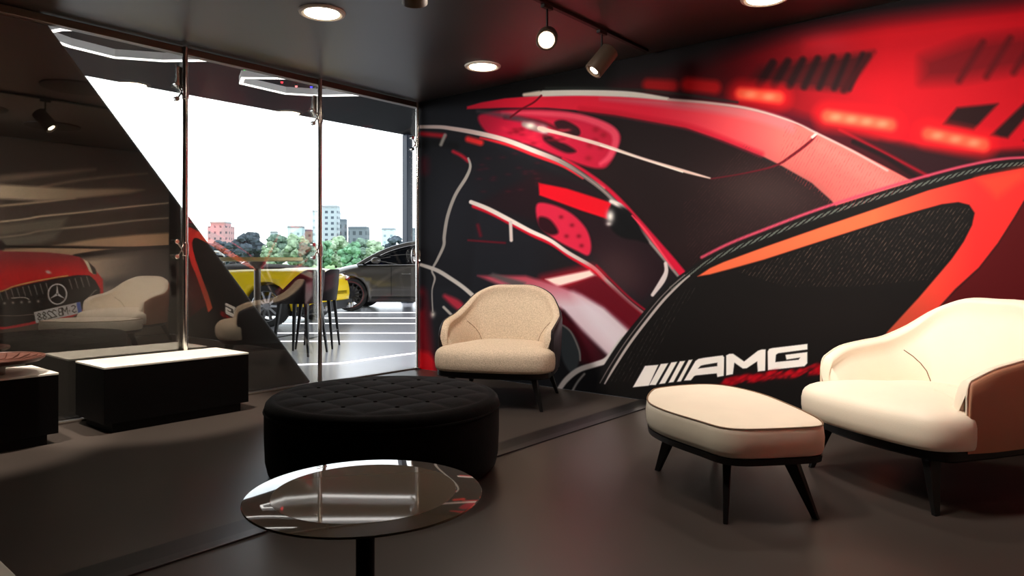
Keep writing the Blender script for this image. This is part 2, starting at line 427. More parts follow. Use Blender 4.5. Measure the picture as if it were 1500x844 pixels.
    for q in ((873, 190), (884, 198), (864, 213), (880, 216), (862, 232), (872, 206)): p.blob(q[0], q[1], 5, 4, (160, 10, 34), .85)
    for k in range(40):
        q = (720+100*random.random(), 186+26*random.random()); p.blob(q[0]+k*.5, q[1], 5, 2.4, (120, 0, 22) if k % 2 else (232, 44, 70), .5)
    p.stroke([(700, 163), (750, 172), (800, 184)], [4, 8, 3], (84, 80, 84), 6, alpha=.7)
    p.stroke([(768, 182), (785, 188), (800, 192)], [8, 9, 6], (150, 120, 118), 4)
    p.blob(777, 184, 7, 4.5, (246, 240, 228), 1); p.blob(796, 190, 7, 5, (250, 246, 236), 1, rot=.5)
    p.stroke([(790, 188), (830, 198), (880, 212), (940, 232), (1000, 250), (1040, 261)], [6, 5, 5.5, 4, 4.5, 2], (238, 206, 192), 1.8)
    p.stroke([(880, 213), (1000, 252)], 2, (255, 240, 226), 1.5, smooth=False)
    # white highlight over the roof
    p.stroke([(768, 139), (790, 137)], [5, 8], (226, 212, 196), 3, smooth=False)
    p.stroke([(796, 137), (850, 136), (920, 138), (978, 145)], [9, 9, 9, 5], (232, 226, 214), 2.5)
    p.stroke([(980, 146), (1040, 151), (1100, 160), (1160, 178), (1200, 197), (1250, 222), (1300, 250)], [4, 4, 4, 3, 3, 3, 3], (208, 176, 168), 2.5)
    p.stroke([(800, 129), (900, 130), (980, 136), (1080, 150)], 3, (38, 44, 40), 4)
    p.stroke([(793, 140), (782, 150), (764, 160), (748, 172)], 2.5, (110, 0, 22), 2)
    # cavity beneath the pillar: dark blue black
    p.fill([(612, 200), (700, 206), (790, 238), (850, 275), (900, 330), (960, 400), (985, 420), (930, 450), (850, 400), (780, 340), (700, 300), (690, 420), (612, 420)], (20, 19, 24), 8)
    p.blob(660, 300, 50, 90, (34, 34, 42), .7)
    p.fill([(700, 300), (800, 330), (870, 375), (940, 440), (985, 400), (930, 330), (860, 270), (790, 250)], (30, 14, 20), 12)
    p.blob(905, 400, 45, 40, (66, 44, 46), .8, rot=.6)
    # red bar and second seat
    p.fill([(789, 268), (830, 276), (896, 297), (893, 322), (850, 308), (790, 286)], (228, 6, 30), 3)
    p.fill([(786, 300), (806, 299), (836, 312), (858, 334), (866, 358), (862, 374), (846, 368), (812, 350), (790, 330)], (214, 34, 66), 4, smooth=True)
    p.fill([(790, 318), (806, 322), (818, 340), (806, 344), (790, 334)], (40, 6, 16), 5, smooth=True)
    for q in ((822, 318), (838, 330), (848, 346), (852, 360), (830, 346)): p.blob(q[0], q[1], 3.5, 3, (120, 6, 26), .8)
    for k in range(22):
        p.blob(700+90*random.random(), 225+60*random.random(), 5, 2, (120, 6, 26), .25)
    # red reflections near the glass
    p.stroke([(618, 196), (650, 199)], 7, (196, 12, 34), 5, smooth=False)
    p.stroke([(686, 204), (704, 209)], 9, (246, 44, 46), 5, smooth=False)
    p.stroke([(612, 212), (640, 210), (668, 214)], 9, (12, 10, 12), 6)
    p.stroke([(622, 236), (622, 250)], 12, (96, 8, 28), 12, smooth=False, alpha=.7)
    p.stroke([(664, 222), (676, 228), (686, 236)], 5, (200, 24, 48), 4)
    p.stroke([(686, 232), (689, 244), (683, 260), (667, 286), (656, 316), (651, 345), (650, 360), (641, 380), (633, 396), (637, 408), (633, 426), (634, 456)], [3, 4, 5, 5, 5, 5, 4.5, 4, 3, 3, 2, 2], (186, 178, 170), 1.6)
    p.stroke([(646, 212), (652, 198)], 5, (176, 170, 160), 3, smooth=False)
    p.blob(634, 461, 4, 5, (230, 220, 206), 1)
    # red streaks beside the lowest sill
    p.stroke([(652, 434), (670, 446), (684, 458)], [6, 13, 5], (196, 44, 66), 6)
    p.stroke([(615, 430), (618, 470), (622, 520)], [14, 20, 26], (128, 2, 22), 16)
    p.fill([(606, 512), (628, 516), (642, 532), (644, 560), (606, 560)], (220, 0, 20), 8)
    p.stroke([(612, 440), (612, 446)], 18, (40, 4, 14), 10, smooth=False)
    p.stroke([(617, 388), (640, 396), (660, 408), (680, 422), (700, 440), (730, 470)], [5, 6, 6, 6, 6, 4], (222, 212, 204), 1.8)
    p.stroke([(650, 450), (656, 456), (664, 464)], 4, (206, 196, 186), 2)
    p.stroke([(700, 330), (704, 345)], 4, (110, 8, 26), 5, smooth=False)
    p.stroke([(686, 352), (740, 356)], 2.5, (110, 8, 26), 3, smooth=False)
    # second chrome line
    line2 = [(690, 296), (715, 306), (746, 322), (776, 338), (806, 352), (832, 370), (869, 392), (889, 412), (918, 440), (944, 460)]
    p.stroke([(x+4, y+6) for x, y in line2], 6, (206, 8, 36), 3)
    p.stroke(line2, [6, 6.5, 6.5, 6, 5.5, 5.5, 5.5, 5.5, 5.5, 4], lerpc((240, 226, 218), (168, 142, 136), 'x', 800, 900), 1.8)
    p.stroke([(x+5, y-3) for x, y in line2[6:]], 3, (150, 10, 34), 3)
    p.stroke([(748, 326), (749, 352)], 5, (222, 206, 200), 2, smooth=False)
    # A pillar arc
    arc = [(606, 186), (640, 186), (660, 188), (700, 195), (740, 205), (780, 220), (820, 236), (850, 254), (880, 276), (905, 300), (930, 328), (955, 358), (980, 388), (998, 410)]
    p.stroke([(x+5, y-4) for x, y in arc[6:]], [4, 5, 6, 7, 8, 10, 12, 12], (204, 16, 52), 3)
    p.stroke([(x+4, y+7) for x, y in arc[3:8]], [3, 5, 6, 4, 3], (238, 36, 52), 3)
    p.stroke([(862, 262), (884, 276)], 5, (246, 100, 110), 3, smooth=False)
    p.stroke(arc, [5, 5.5, 6, 7, 7, 7, 6.5, 6.5, 6, 6, 6, 5, 5, 4], lerpc((240, 214, 206), (110, 104, 100), 'x', 780, 850), 1.8)
    p.stroke([(x, y) for x, y in arc[6:]], 2, (150, 136, 130), 1.6)
    # second side glass reveals
    p.stroke([(895, 295), (907, 300), (916, 308)], [5, 6, 5], (226, 214, 206), 3)
    p.fill([(896, 300), (912, 302), (928, 316), (940, 338), (950, 356), (934, 352), (912, 348), (896, 336), (890, 318)], (6, 5, 7), 4, smooth=True)
    p.blob(894, 317, 6, 9, (242, 238, 230), 1); p.blob(902, 299, 9, 3, (240, 232, 224), 1, rot=.5); p.blob(892, 328, 4, 3, (210, 200, 196), .9)
    p.stroke([(926, 316), (944, 336), (966, 366), (986, 394)], [2, 3, 3, 2], (236, 70, 90), 2)
    # glowing light bar
    p.fill([(796, 410), (866, 394), (878, 405), (816, 424)], (244, 14, 40), 26)
    p.fill([(799, 409), (864, 396), (873, 404), (816, 420)], (255, 226, 212), 4)
    # red dark wedge and white fender
    p.fill([(872, 404), (900, 424), (960, 476), (950, 520), (918, 486), (880, 452), (830, 424)], (96, 6, 22), 8)
    p.fill([(700, 404), (770, 404), (816, 418), (852, 432), (885, 452), (920, 484), (960, 520), (930, 560), (892, 524), (852, 486), (826, 455), (760, 430)], lerpc((190, 66, 84), (214, 190, 198), 'y', 405, 450), 6)
    p.fill([(840, 430), (880, 452), (918, 484), (926, 500), (900, 512), (868, 478)], (226, 212, 218), 18, alpha=.8)
    p.fill([(820, 452), (852, 484), (892, 524), (876, 540), (846, 528), (820, 500)], lerpc((104, 6, 24), (30, 6, 12), 'x', 820, 900), 10)
    p.fill([(716, 404), (722, 400), (770, 414), (764, 424)], (96, 84, 84), 5)
    p.fill([(640, 466), (690, 470), (700, 560), (640, 560)], (20, 16, 18), 14)
    # sill curves right of the beige chair
    p.fill([(822, 478), (840, 490), (850, 512), (848, 532), (838, 548), (822, 520)], (60, 66, 70), 4, smooth=True)
    p.stroke([(820, 474), (836, 486), (848, 512), (850, 528)], 2.5, (150, 146, 142), 2)
    p.fill([(822, 574), (840, 545), (880, 536), (900, 530), (895, 600), (822, 600)], (12, 10, 12), 6)
    p.stroke([(818, 572), (830, 556), (848, 542), (872, 534), (888, 528), (900, 514), (912, 496)], [7, 8, 8, 8, 9, 9, 6], (206, 198, 194), 2.4)
    p.stroke([(838, 574), (846, 560), (856, 548)], 3, (150, 146, 142), 3)
    # the big fin
    fin = [(876, 566), (880, 548), (894, 524), (912, 498), (936, 468), (956, 444), (980, 418), (1004, 400), (1030, 382), (1070, 362), (1120, 342), (1200, 312), (1300, 280), (1380, 257), (1430, 245), (1470, 238), (1520, 235), (1700, 226)]
    p.stroke([(975, 386), (976, 398), (970, 412), (956, 432)], [5, 6, 8, 5], (214, 200, 196), 2)
    p.stroke([(x-2, y-5) for x, y in fin[8:]], 4, (206, 70, 96), 3)
    p.fill(fin+[(1700, 700), (1500, 700), (1200, 640), (1000, 600), (900, 592), (880, 580)], (18, 15, 14), 2)
    p.stroke([(x+3, y+3) for x, y in fin], 12, (20, 18, 18), 2)
    # braided rim
    def rimcol(x, y):
        t = (np.sin((x*.9+y*1.1)*1.0) > 0).astype(np.float32)[:, None]
        return t*np.array((92, 98, 90), np.float32)+(1-t)*np.array((26, 24, 24), np.float32)
    p.stroke([(x+3, y+4) for x, y in fin[6:]], 5.5, rimcol, 1.6)
    rim2 = [(886, 562), (900, 538), (922, 504), (946, 472), (972, 440), (996, 416), (1010, 404)]
    p.stroke(rim2, [2, 3.5, 4, 4, 4, 3, 2], (188, 176, 170), 1.6)
    p.stroke([(x-7, y-1) for x, y in rim2], 1.6, (118, 108, 104), 1.4)
    # orange stripe
    up = [(1022, 405), (1040, 393), (1060, 384), (1120, 362), (1200, 334), (1300, 300), (1360, 279), (1400, 268), (1440, 257), (1500, 246), (1560, 240)]
    outer = [(1560, 262), (1506, 284), (1486, 318), (1462, 356), (1434, 392), (1399, 424), (1370, 456), (1340, 490), (1312, 524), (1296, 548)]
    inner = [(1268, 530), (1300, 486), (1322, 462), (1346, 436), (1370, 408), (1394, 380), (1412, 354), (1424, 330), (1428, 312), (1420, 300), (1404, 296), (1380, 299), (1340, 310), (1300, 322), (1200, 354), (1120, 380), (1070, 394), (1040, 402)]
    p.fill(up+outer+inner, lerpc((255, 106, 66), (250, 46, 44), 'x', 1280, 1430), 2.6)
    p.fill([(1560, 262), (1506, 286), (1486, 320), (1462, 358), (1434, 394), (1399, 426), (1370, 458), (1340, 492), (1312, 526), (1700, 700), (1700, 226)], (84, 10, 14), 4)
    p.fill([(1430, 262), (1500, 246), (1500, 262), (1460, 290)], (255, 74, 50), 14, alpha=.8)
    # carbon weave on the panels
    def weave(poly, col, a, f, ang):
        xs = [q[0] for q in poly]; ys = [q[1] for q in poly]
        idx = p._sel(min(xs), max(xs), min(ys), max(ys)); x, y = p.x[idx], p.y[idx]
        n = len(poly); ins = np.zeros(x.size, bool)
        for i in range(n):
            A, B = poly[i], poly[(i+1) % n]
            if A[1] == B[1]: continue
            ins ^= ((A[1] > y) != (B[1] > y)) & (x < (B[0]-A[0])*(y-A[1])/(B[1]-A[1])+A[0])
        s_ = np.sin((x*math.cos(ang)+y*math.sin(ang))*f)
        w = np.clip(s_, 0, 1)**2*vnoise(x*.3, y*.3)**1.5
        p.blend(idx, np.where(ins, w*a, 0), col)
    weave([(1080, 398), (1200, 358), (1300, 325), (1385, 303), (1420, 305), (1420, 335), (1395, 372), (1360, 410), (1250, 420), (1150, 420)], (112, 92, 80), .8, 1.25, .62)
    weave([(890, 560), (930, 505), (1000, 425), (1020, 420), (960, 520), (940, 560)], (92, 82, 76), .55, 1.2, .5)
    weave([(1090, 210), (1150, 250), (1225, 300), (1220, 315), (1060, 365), (1010, 390), (1000, 300)], (80, 48, 46), .5, 1.6, .7)
    weave([(1150, 180), (1345, 272), (1230, 310), (1140, 245)], (206, 60, 66), .55, 1.5, .5)
    p.blob(1200, 470, 160, 60, (28, 22, 20), .5)
    # lettering
    def A_(q): return [(915+x/5.357, 490+y/5.357) for x, y in q]
    W = (248, 240, 230)
    for q in ([(65, 415), (160, 247), (266, 238), (190, 402)], [(193, 398), (284, 232), (343, 226), (245, 397)],
              [(270, 390), (366, 220), (414, 214), (318, 384)], [(344, 380), (434, 211), (476, 207), (384, 374)], [(410, 372), (503, 201), (534, 197), (442, 369)]):
        p.fill(A_(q), W, 1.4)
    p.fill(A_([(466, 362), (556, 208), (580, 192), (620, 184), (770, 164), (782, 180), (778, 325), (728, 335), (722, 306), (560, 322), (546, 328), (520, 360)]), W, 1.4)
    p.fill(A_([(576, 268), (598, 246), (630, 238), (727, 222), (727, 248)]), (24, 19, 18), 1.4)
    p.fill(A_([(797, 165), (822, 152), (852, 152), (938, 212), (1046, 128), (1075, 118), (1107, 118), (1103, 285), (1045, 292), (1040, 212), (958, 266), (928, 268), (862, 222), (850, 312), (797, 322)]), W, 1.4)
    p.fill(A_([(1122, 134), (1134, 114), (1160, 107), (1435, 74), (1435, 118), (1205, 148), (1188, 160), (1183, 217), (1366, 198), (1376, 182), (1270, 198), (1262, 160), (1434, 138), (1434, 226), (1412, 250), (1125, 281)]), W, 1.4)
    # red spray under the lettering
    rnd = random.Random(4)
    for k in range(150):
        t = rnd.random(); x = 1062+t*150; y = 560-t*20+rnd.uniform(-8, 6)*(.5+t*.5)
        p.blob(x, y, rnd.uniform(3, 8), rnd.uniform(1.2, 3), (206, 8, 26) if rnd.random() < .6 else (120, 0, 12), .55, rot=-.5)
    k = np.clip((U.ravel()-4.93)/.05, 0, 1)[:, None]; p.c = p.c*(1-k)+np.array((18, 14, 13))*k      # plain dark end strip of the print
    P3 = np.stack([U, np.full_like(U, -.001), Z], -1)
    # a thin board: print on the face
    o = print_mesh('mural_print', P3, p.rgba(1.0), attr_mat('printed mural', .6, .12))
    return o
t_ = empty('wall_mural', (0, 0, 0), 0, 'wall sized red and black car print with white lettering and an orange striped fin', 'mural')
mural().parent = t_
MB().box(.025, W_R-.001, -.0005, .0055, .004, CEIL-.002).build('backing_board', M['black'], t_, smooth=False)

# ------------------------------------------------------------------ the car picture on the right wall, seen mirrored in the glass
def side_mural():
    st_ = .006
    vs = np.arange(0.01, 2.79, st_); zs = np.arange(.01, CEIL-.01, st_)
    V, Z = np.meshgrid(vs, zs)
    X = CORN[0]-ct*W_R-st*V; Y = CORN[1]+st*W_R-ct*V
    PX = CX+F*X/Y; PY = HY+F*(CAMH-Z)/Y
    p = Painter(PX, PY, (54, 46, 40))
    T = (128, 110, 90); D = (50, 42, 37); L = (150, 128, 104)
    p.fill([(-900, -200), (400, -200), (400, 236), (150, 246), (40, 258), (-900, 300)], (42, 35, 31), 20)
    p.stroke([(-300, 290), (0, 262), (80, 254), (140, 248)], [14, 10, 6, 3], (84, 72, 62), 6)
    p.stroke([(60, 274), (110, 265), (170, 258), (216, 254)], [4, 4, 3, 2], (92, 80, 68), 4)
    p.fill([(-600, 250), (-100, 262), (0, 270), (30, 272), (120, 277), (180, 276), (212, 278), (190, 283), (120, 290), (60, 294), (0, 291), (-600, 330)], lerpc((150, 136, 116), (112, 96, 78), 'x', 0, 200), 5)
    p.stroke([(-300, 330), (0, 302), (60, 296), (110, 290)], [8, 4, 4, 3], (134, 118, 98), 3)
    p.fill([(-400, 300), (0, 304), (110, 294), (250, 282), (254, 300), (120, 312), (0, 324), (-400, 360)], (58, 50, 45), 4)
    p.stroke([(-300, 352), (0, 325), (60, 317), (120, 311), (180, 304), (250, 297)], [5, 3, 3, 2.5, 2.5, 2], (150, 136, 116), 2)
    p.stroke([(-300, 372), (0, 348), (60, 338), (130, 331), (200, 323), (252, 319)], [5, 3, 3, 3, 2.5, 2], (128, 116, 100), 2.5)
    p.fill([(-400, 350), (0, 329), (100, 318), (90, 336), (0, 345), (-400, 380)], (86, 80, 70), 8)
    p.fill([(-400, 372), (0, 349), (90, 338), (80, 350), (60, 357), (-400, 400)], (82, 78, 70), 8)
    p.fill([(78, 360), (140, 350), (200, 344), (254, 341), (254, 361), (200, 363), (100, 360)], lerpc((134, 114, 92), (150, 120, 92), 'x', 100, 230), 4)
    p.fill([(0, 366), (60, 362), (190, 364), (150, 370), (110, 376), (0, 372)], (136, 116, 92), 4)
    p.stroke([(-100, 361), (0, 361), (80, 362), (180, 363), (256, 361)], [3, 3, 3, 3, 4], (26, 18, 16), 2)
    p.stroke([(110, 376), (150, 370), (200, 365), (256, 361)], [7, 7, 5, 5], (34, 28, 26), 2)
    p.fill([(120, 380), (180, 374), (254, 366), (254, 460), (150, 460), (148, 420)], lerpc((136, 122, 106), (58, 50, 46), 'x', 140, 215), 10)
    p.fill([(150, 410), (254, 396), (254, 425), (150, 424)], (56, 52, 52), 12, alpha=.8)
    p.fill([(150, 424), (254, 412), (254, 470), (150, 470)], (104, 100, 96), 12, alpha=.8)
    p.fill([(-900, 470), (60, 470), (150, 455), (254, 450), (300, 700), (-900, 800)], (66, 56, 48), 10)
    # red car
    S = lambda q: [(x/5.627, 340+y/5.627) for x, y in q]
    RED = lerpc((112, 42, 44), (168, 24, 26), 'y', 375, 405)
    p.fill(S([(-1500, 300), (-900, 150), (-300, 60), (-40, 90), (30, 160), (200, 162), (400, 168), (560, 185), (660, 205), (760, 280), (850, 390), (856, 520), (876, 640), (700, 640), (600, 700), (300, 752), (120, 790), (-60, 800), (-700, 790), (-1500, 700)]), RED, 2)
    p.fill(S([(-700, 90), (-300, 20), (20, 70), (50, 110), (30, 150), (-200, 130), (-700, 200)]), (26, 20, 20), 3)
    p.fill(S([(690, 225), (730, 245), (780, 300), (800, 345), (775, 350), (740, 325), (715, 270)]), (176, 166, 140), 2)
    p.fill(S([(730, 245), (790, 300), (800, 350), (770, 345)]), (44, 40, 36), 2)
    p.fill(S([(-700, 560), (-300, 560), (0, 500), (120, 455), (300, 415), (480, 380), (640, 355), (740, 358), (790, 400), (828, 470), (830, 540), (780, 600), (650, 655), (400, 700), (250, 745), (50, 782), (-200, 780), (-700, 700)]), (26, 22, 21), 2)
    p.stroke(S([(-300, 540), (0, 492), (120, 447), (300, 404), (480, 372), (560, 360)]), 1.6, (190, 160, 90), 1.4)
    for k in range(17):
        x = -60+48*k
        if 380 < x < 560: continue
        p.stroke(S([(x+10, 482-(x*.16)), (x+34, 560-(x*.16))]), [1.2, .8], (112, 108, 104), 1, smooth=False)
    p.stroke(S([(100, 545), (200, 540), (240, 555)]), 1.3, (150, 146, 140), 1)
    for x in (40, 110, 180, 245, 318): p.blob(*S([(x, 590-x*.06)])[0], 2, 2, (150, 146, 140), .8)
    p.stroke(S([(0, 690), (150, 690), (260, 680), (300, 680)]), 1, (112, 100, 94), 1)
    p.stroke(S([(700, 580), (780, 490), (800, 480)]), 1.2, (104, 100, 96), 1)
    p.stroke(S([(-600, 700), (-60, 790), (120, 782), (300, 748)]), 2, (206, 26, 36), 1.5)
    # three pointed star
    cx, cy = S([(476, 512)])[0]; ring = [(cx+13.4*math.cos(a), cy+14.6*math.sin(a)) for a in np.linspace(0, 2*PI, 40)]
    p.stroke(ring, 1.9, (172, 168, 160), .8, smooth=False)
    for a in (-PI/2-.04, PI/6, PI-PI/6):
        p.fill([(cx+13*math.cos(a), cy+14*math.sin(a)), (cx+2*math.cos(a+1.05), cy+2*math.sin(a+1.05)), (cx+2*math.cos(a-1.05), cy+2*math.sin(a-1.05))], (176, 172, 164), .8)
    p.blob(*S([(400, 330)])[0], 4, 2.2, (220, 210, 190), 1, rot=.3)
    # number plate, written the right way round on the wall
    x0, y0 = S([(284, 662)])[0]; x1, y1 = S([(664, 576)])[0]; x2, y2 = S([(300, 752)])[0]
    ex, ey = (x1-x0, y1-y0), (x2-x0, y2-y0)
    def Pq(a, b): return (x0+ex[0]*a+ey[0]*b, y0+ex[1]*a+ey[1]*b)
    p.fill([Pq(0, 0), Pq(1, 0), Pq(1, 1), Pq(0, 1)], (206, 200, 182), .9)
    p.fill([Pq(.915, 0), Pq(1, 0), Pq(1, 1), Pq(.915, 1)], (64, 84, 150), .9)
    GL = {'S': [[(1, .1), (.5, 0), (0, .2), (.4, .48), (1, .75), (.5, 1), (0, .9)]], 'M': [[(0, 1), (0, 0), (.5, .6), (1, 0), (1, 1)]],
          'B': [[(0, 0), (0, 1), (.7, 1), (1, .75), (.7, .5), (0, .5)], [(0, 0), (.65, 0), (.9, .25), (.7, .5)]],
          '2': [[(0, .2), (.5, 0), (1, .25), (.6, .6), (0, 1), (1, 1)]],
          '8': [[(.5, .47), (.08, .24), (.5, 0), (.92, .24), (.5, .47), (0, .74), (.5, 1), (1, .74), (.5, .47)]]}
    lay = [('S', .80, .085), ('M', .605, .095), ('B', .505, .08), ('2', .375, .085), ('2', .27, .085), ('8', .16, .085), ('8', .05, .085)]
    for chh, a, w in lay:
        for stp in GL[chh]:
            p.stroke([Pq(a+w*(1-q[0]), .17+.66*q[1]) for q in stp], 1.35, (26, 22, 22), .8, smooth=False)
    c0 = Pq(.745, .58); p.blob(c0[0], c0[1], 1.5, 1.7, (60, 60, 66), 1)
    P3 = np.stack([np.full_like(V, W_R+.001), -V, Z], -1)
    return print_mesh('picture_print', P3, p.rgba(CARGAIN), attr_mat('printed car picture', .6, .2))
CARGAIN = 2.7
t_ = empty('car_picture', (W_R, -1.4, 0), 0, 'large red sports car picture with light streaks, seen mirrored in the glass wall', 'mural')
o = side_mural(); o.parent = t_; o.location = (-W_R, 1.4, 0)
bk = MB().box(W_R+.002, W_R+.0055, -2.795, -.01, .008, CEIL-.008).build('backing_board', M['black'], t_, smooth=False); bk.location = (-W_R, 1.4, 0)

# ------------------------------------------------------------------ armchairs
def shell_profile(W, D, hb, ha, n=64):
    """plan path of the wrap-around back, from left arm front to right arm front: (x, y, top height, nx, ny)"""
    half = [(.475*W, -.30*D), (.49*W, -.17*D), (.487*W, 0.0), (.475*W, .16*D), (.43*W, .32*D), (.342*W, .442*D), (.19*W, .492*D), (0, .50*D)]
    hh = [ha-.045, ha+.0, ha+.025, ha+.045, ha+.105, hb-.065, hb-.006, hb]
    pts = [(-x, y, h) for (x, y), h in zip(half, hh)]+[(x, y, h) for (x, y), h in list(zip(half, hh))[::-1][1:]]
    return catmull(pts, n//14)
def rounded_poly(pts, n=6): return catmull(pts, n, True)
def armchair(name, loc, rz, label, group, m_in, m_out, m_pipe, hb=.87, ha=.60, W=.84, D=.82):
    t = empty(name, loc, rz, label, 'armchair', group)
    path = shell_profile(W, D, hb, ha)
    n = len(path); zb = .262; TK = .062
    def normal(i):
        a = path[max(i-1, 0)]; b = path[min(i+1, n-1)]; d = Vector((b[0]-a[0], b[1]-a[1])).normalized()
        return Vector((d.y, -d.x))*(-1)      # pointing outwards
    cin, cout, pipe = [], [], []
    for i, (x, y, h) in enumerate(path):
        nv = normal(i)
        if nv.dot(Vector((x, y-0.02))) < 0: nv = -nv
        lean = .035*min(1, (h-zb)/.6)
        e = min(i, n-1-i)/(n-1)
        # inner skin and outer skin as closed loops of one cross-section each
        puff = .012+.02*max(0, 1-abs(abs(i/(n-1)-.5)-.0)/.5)
        inner = []
        r = .030
        for k in range(9):
            q = k/8; z = zb+(h-zb-.05)*q
            off = lean*q-TK*.5-r-(.085-.085*q**1.6)-.012*math.sin(PI*q)
            inner.append((x+nv.x*off, y+nv.y*off, z))
        topc = []
        for a in np.linspace(.96*PI, .22*PI, 8):
            off = lean-TK*.5+r*math.cos(a)*(1.25 if a > PI/2 else 1.0); topc.append((x+nv.x*off, y+nv.y*off, h-.028+r*math.sin(a)))
        back = []
        for q in (1, .5, 0):
            off = lean*q-TK*.5+.004; back.append((x+nv.x*off, y+nv.y*off, zb+(h-zb-.02)*q))
        cin.append(inner+topc+back)
        o_in = [(x+nv.x*(lean*q-TK*.5+.006), y+nv.y*(lean*q-TK*.5+.006), zb-.004+(h-zb-.004)*q) for q in (0, .5, 1)]
        topo = []
        for a in np.linspace(.26*PI, 0, 4):
            off = lean-TK*.5+.004+r*math.cos(a); topo.append((x+nv.x*off, y+nv.y*off, h-.028+r*math.sin(a)))
        o_out = []
        for k in range(7):
            q = 1-k/6; z = zb-.004+(h-zb-.028)*q
            off = lean*q+.004+.006*math.sin(PI*q); o_out.append((x+nv.x*off, y+nv.y*off, z))
        cout.append(o_in+topo+o_out)
        off = lean-TK*.5+r*math.cos(.30*PI); pipe.append((x+nv.x*off, y+nv.y*off, h-.028+r*math.sin(.30*PI)+.004))
    def close_ends(c):            # round the front ends of the arms a little
        def shrink(ring, q):
            sx_, dy, zf = q; cx = sum(p[0] for p in ring)/len(ring)
            return [(cx+(p[0]-cx)*sx_, p[1]+dy, zb+(p[2]-zb)*zf) for p in ring]
        kk = ((.99, -.006, .975), (.97, -.014, .93), (.92, -.022, .86), (.82, -.028, .77), (.66, -.032, .66), (.45, -.034, .52)) if c is not cout else ((.97, -.006, .97), (.88, -.012, .90), (.70, -.016, .76), (.5, -.018, .6))
        a = [shrink(c[0], q) for q in kk[::-1]]; b_ = [shrink(c[-1], q) for q in kk]
        return a+c+b_
    MB().rings(close_ends(cin)).build('backrest', m_in, t, angle=60)
    MB().rings(close_ends(cout)).build('outer_shell', m_out, t, angle=60)
    p0 = pipe[0]; p1 = pipe[-1]
    ed = ((-.010, -.012), (-.018, -.032), (-.022, -.065), (-.022, -.12), (-.022, -.24))
    ends0 = [(p0[0], p0[1]+dy, p0[2]+dz) for dy, dz in ed[::-1]]; ends1 = [(p1[0], p1[1]+dy, p1[2]+dz) for dy, dz in ed]
    MB().tube(ends0+pipe+ends1, .0045, 6).build('piping', m_pipe, t)
    # seams where the back meets the arms
    for s in (-1, 1):
        pts = []
        for j in range(2, 8):
            kf = (n-1)*(.5+s*(.150+.095*((j-2)/5)**1.2)); k = int(kf); fr_ = kf-k
            pts.append(Vector(cin[k][j]).lerp(Vector(cin[k+1][j]), fr_))
        MB().tube(pts, .0026, 6).build('seam', M['seam'], t)
    # seat cushion
    cu = [(-.505*W, -.30*D), (-.47*W, -.47*D), (-.34*W, -.545*D), (0, -.575*D), (.34*W, -.545*D), (.47*W, -.47*D), (.505*W, -.30*D),
          (.425*W, -.22*D), (.405*W, .05*D), (.36*W, .24*D), (.22*W, .36*D), (0, .39*D), (-.22*W, .36*D), (-.36*W, .24*D), (-.405*W, .05*D), (-.425*W, -.22*D)]
    cu = rounded_poly(cu, 5); zc0, zc1 = .268, .43
    cyc = -.06*D; rr = []
    for q, ins in ((0, .035), (.04, .010), (.14, .0), (.35, -.005), (.60, -.005), (.77, .001), (.88, .012), (.96, .030), (1.02, .06), (1.09, .13), (1.17, .24), (1.22, .34)):
        ring = []
        for x, y in cu:
            v = Vector((x, y-cyc)); L = v.length; v = v*(max(L-ins*(.9 if q > 1 else 1), .01)/L)
            ring.append((v.x, v.y+cyc, zc0+(zc1-zc0)*q))
        rr.append(ring)
    MB().rings(rr).build('seat', m_in, t, angle=70)
    # base frame and legs
    fr = [(x*.975, (y-cyc)*.965+cyc) for x, y in rounded_poly([(-.49*W, -.30*D), (-.44*W, -.47*D), (0, -.55*D), (.44*W, -.47*D), (.49*W, -.30*D), (.49*W, 0), (.46*W, .25*D), (.33*W, .43*D), (0, .49*D), (-.33*W, .43*D), (-.46*W, .25*D), (-.49*W, 0)], 5)]
    MB().rings([[(x*.965, y*.965, .222) for x, y in fr], [(x, y, .232) for x, y in fr], [(x, y, .268) for x, y in fr]]).build('base_frame', M['blackwood'], t, angle=50)
    for sx, sy in ((-1, -1), (1, -1), (-1, 1), (1, 1)):
        tx, ty = sx*.345*W, (-.40*D if sy < 0 else .33*D); bx, by = sx*.42*W, (-.455*D if sy < 0 else .45*D)
        def sq(cx, cy, z, a, bb): return [(cx-a, cy-bb, z), (cx+a, cy-bb, z), (cx+a, cy+bb, z), (cx-a, cy+bb, z)]
        MB().rings([sq(bx, by, 0, .011, .013), sq(tx, ty, .235, .022, .034)]).build('leg', M['blackwood'], t, bevel=.004, smooth=True)
    return t
def rot_facing(fx, fy):      # facing direction given in the camera frame -> room z rotation (chair front is -y)
    a = math.atan2(fy, fx)+TH; return a+PI/2
x, y = R(-.07, 5.38)
armchair('armchair', (x, y, 0), rot_facing(-.215, -.977), 'beige woven armchair with dark brown outer shell, standing against the mural beyond the black ottoman', 'lounge armchairs',
         M['boucle'], M['darkshell'], M['darkshell'], hb=.868, ha=.605, W=.87, D=.80)
x, y = R(2.01, 3.38)
armchair('armchair', (x, y, 0), rot_facing(-.95, -.31), 'cream leather armchair with tan outer side at the right edge beside the cream footstool', 'lounge armchairs',
         M['cream'], M['creamshell'], M['cream'], hb=.865, ha=.605, W=.86, D=.84)

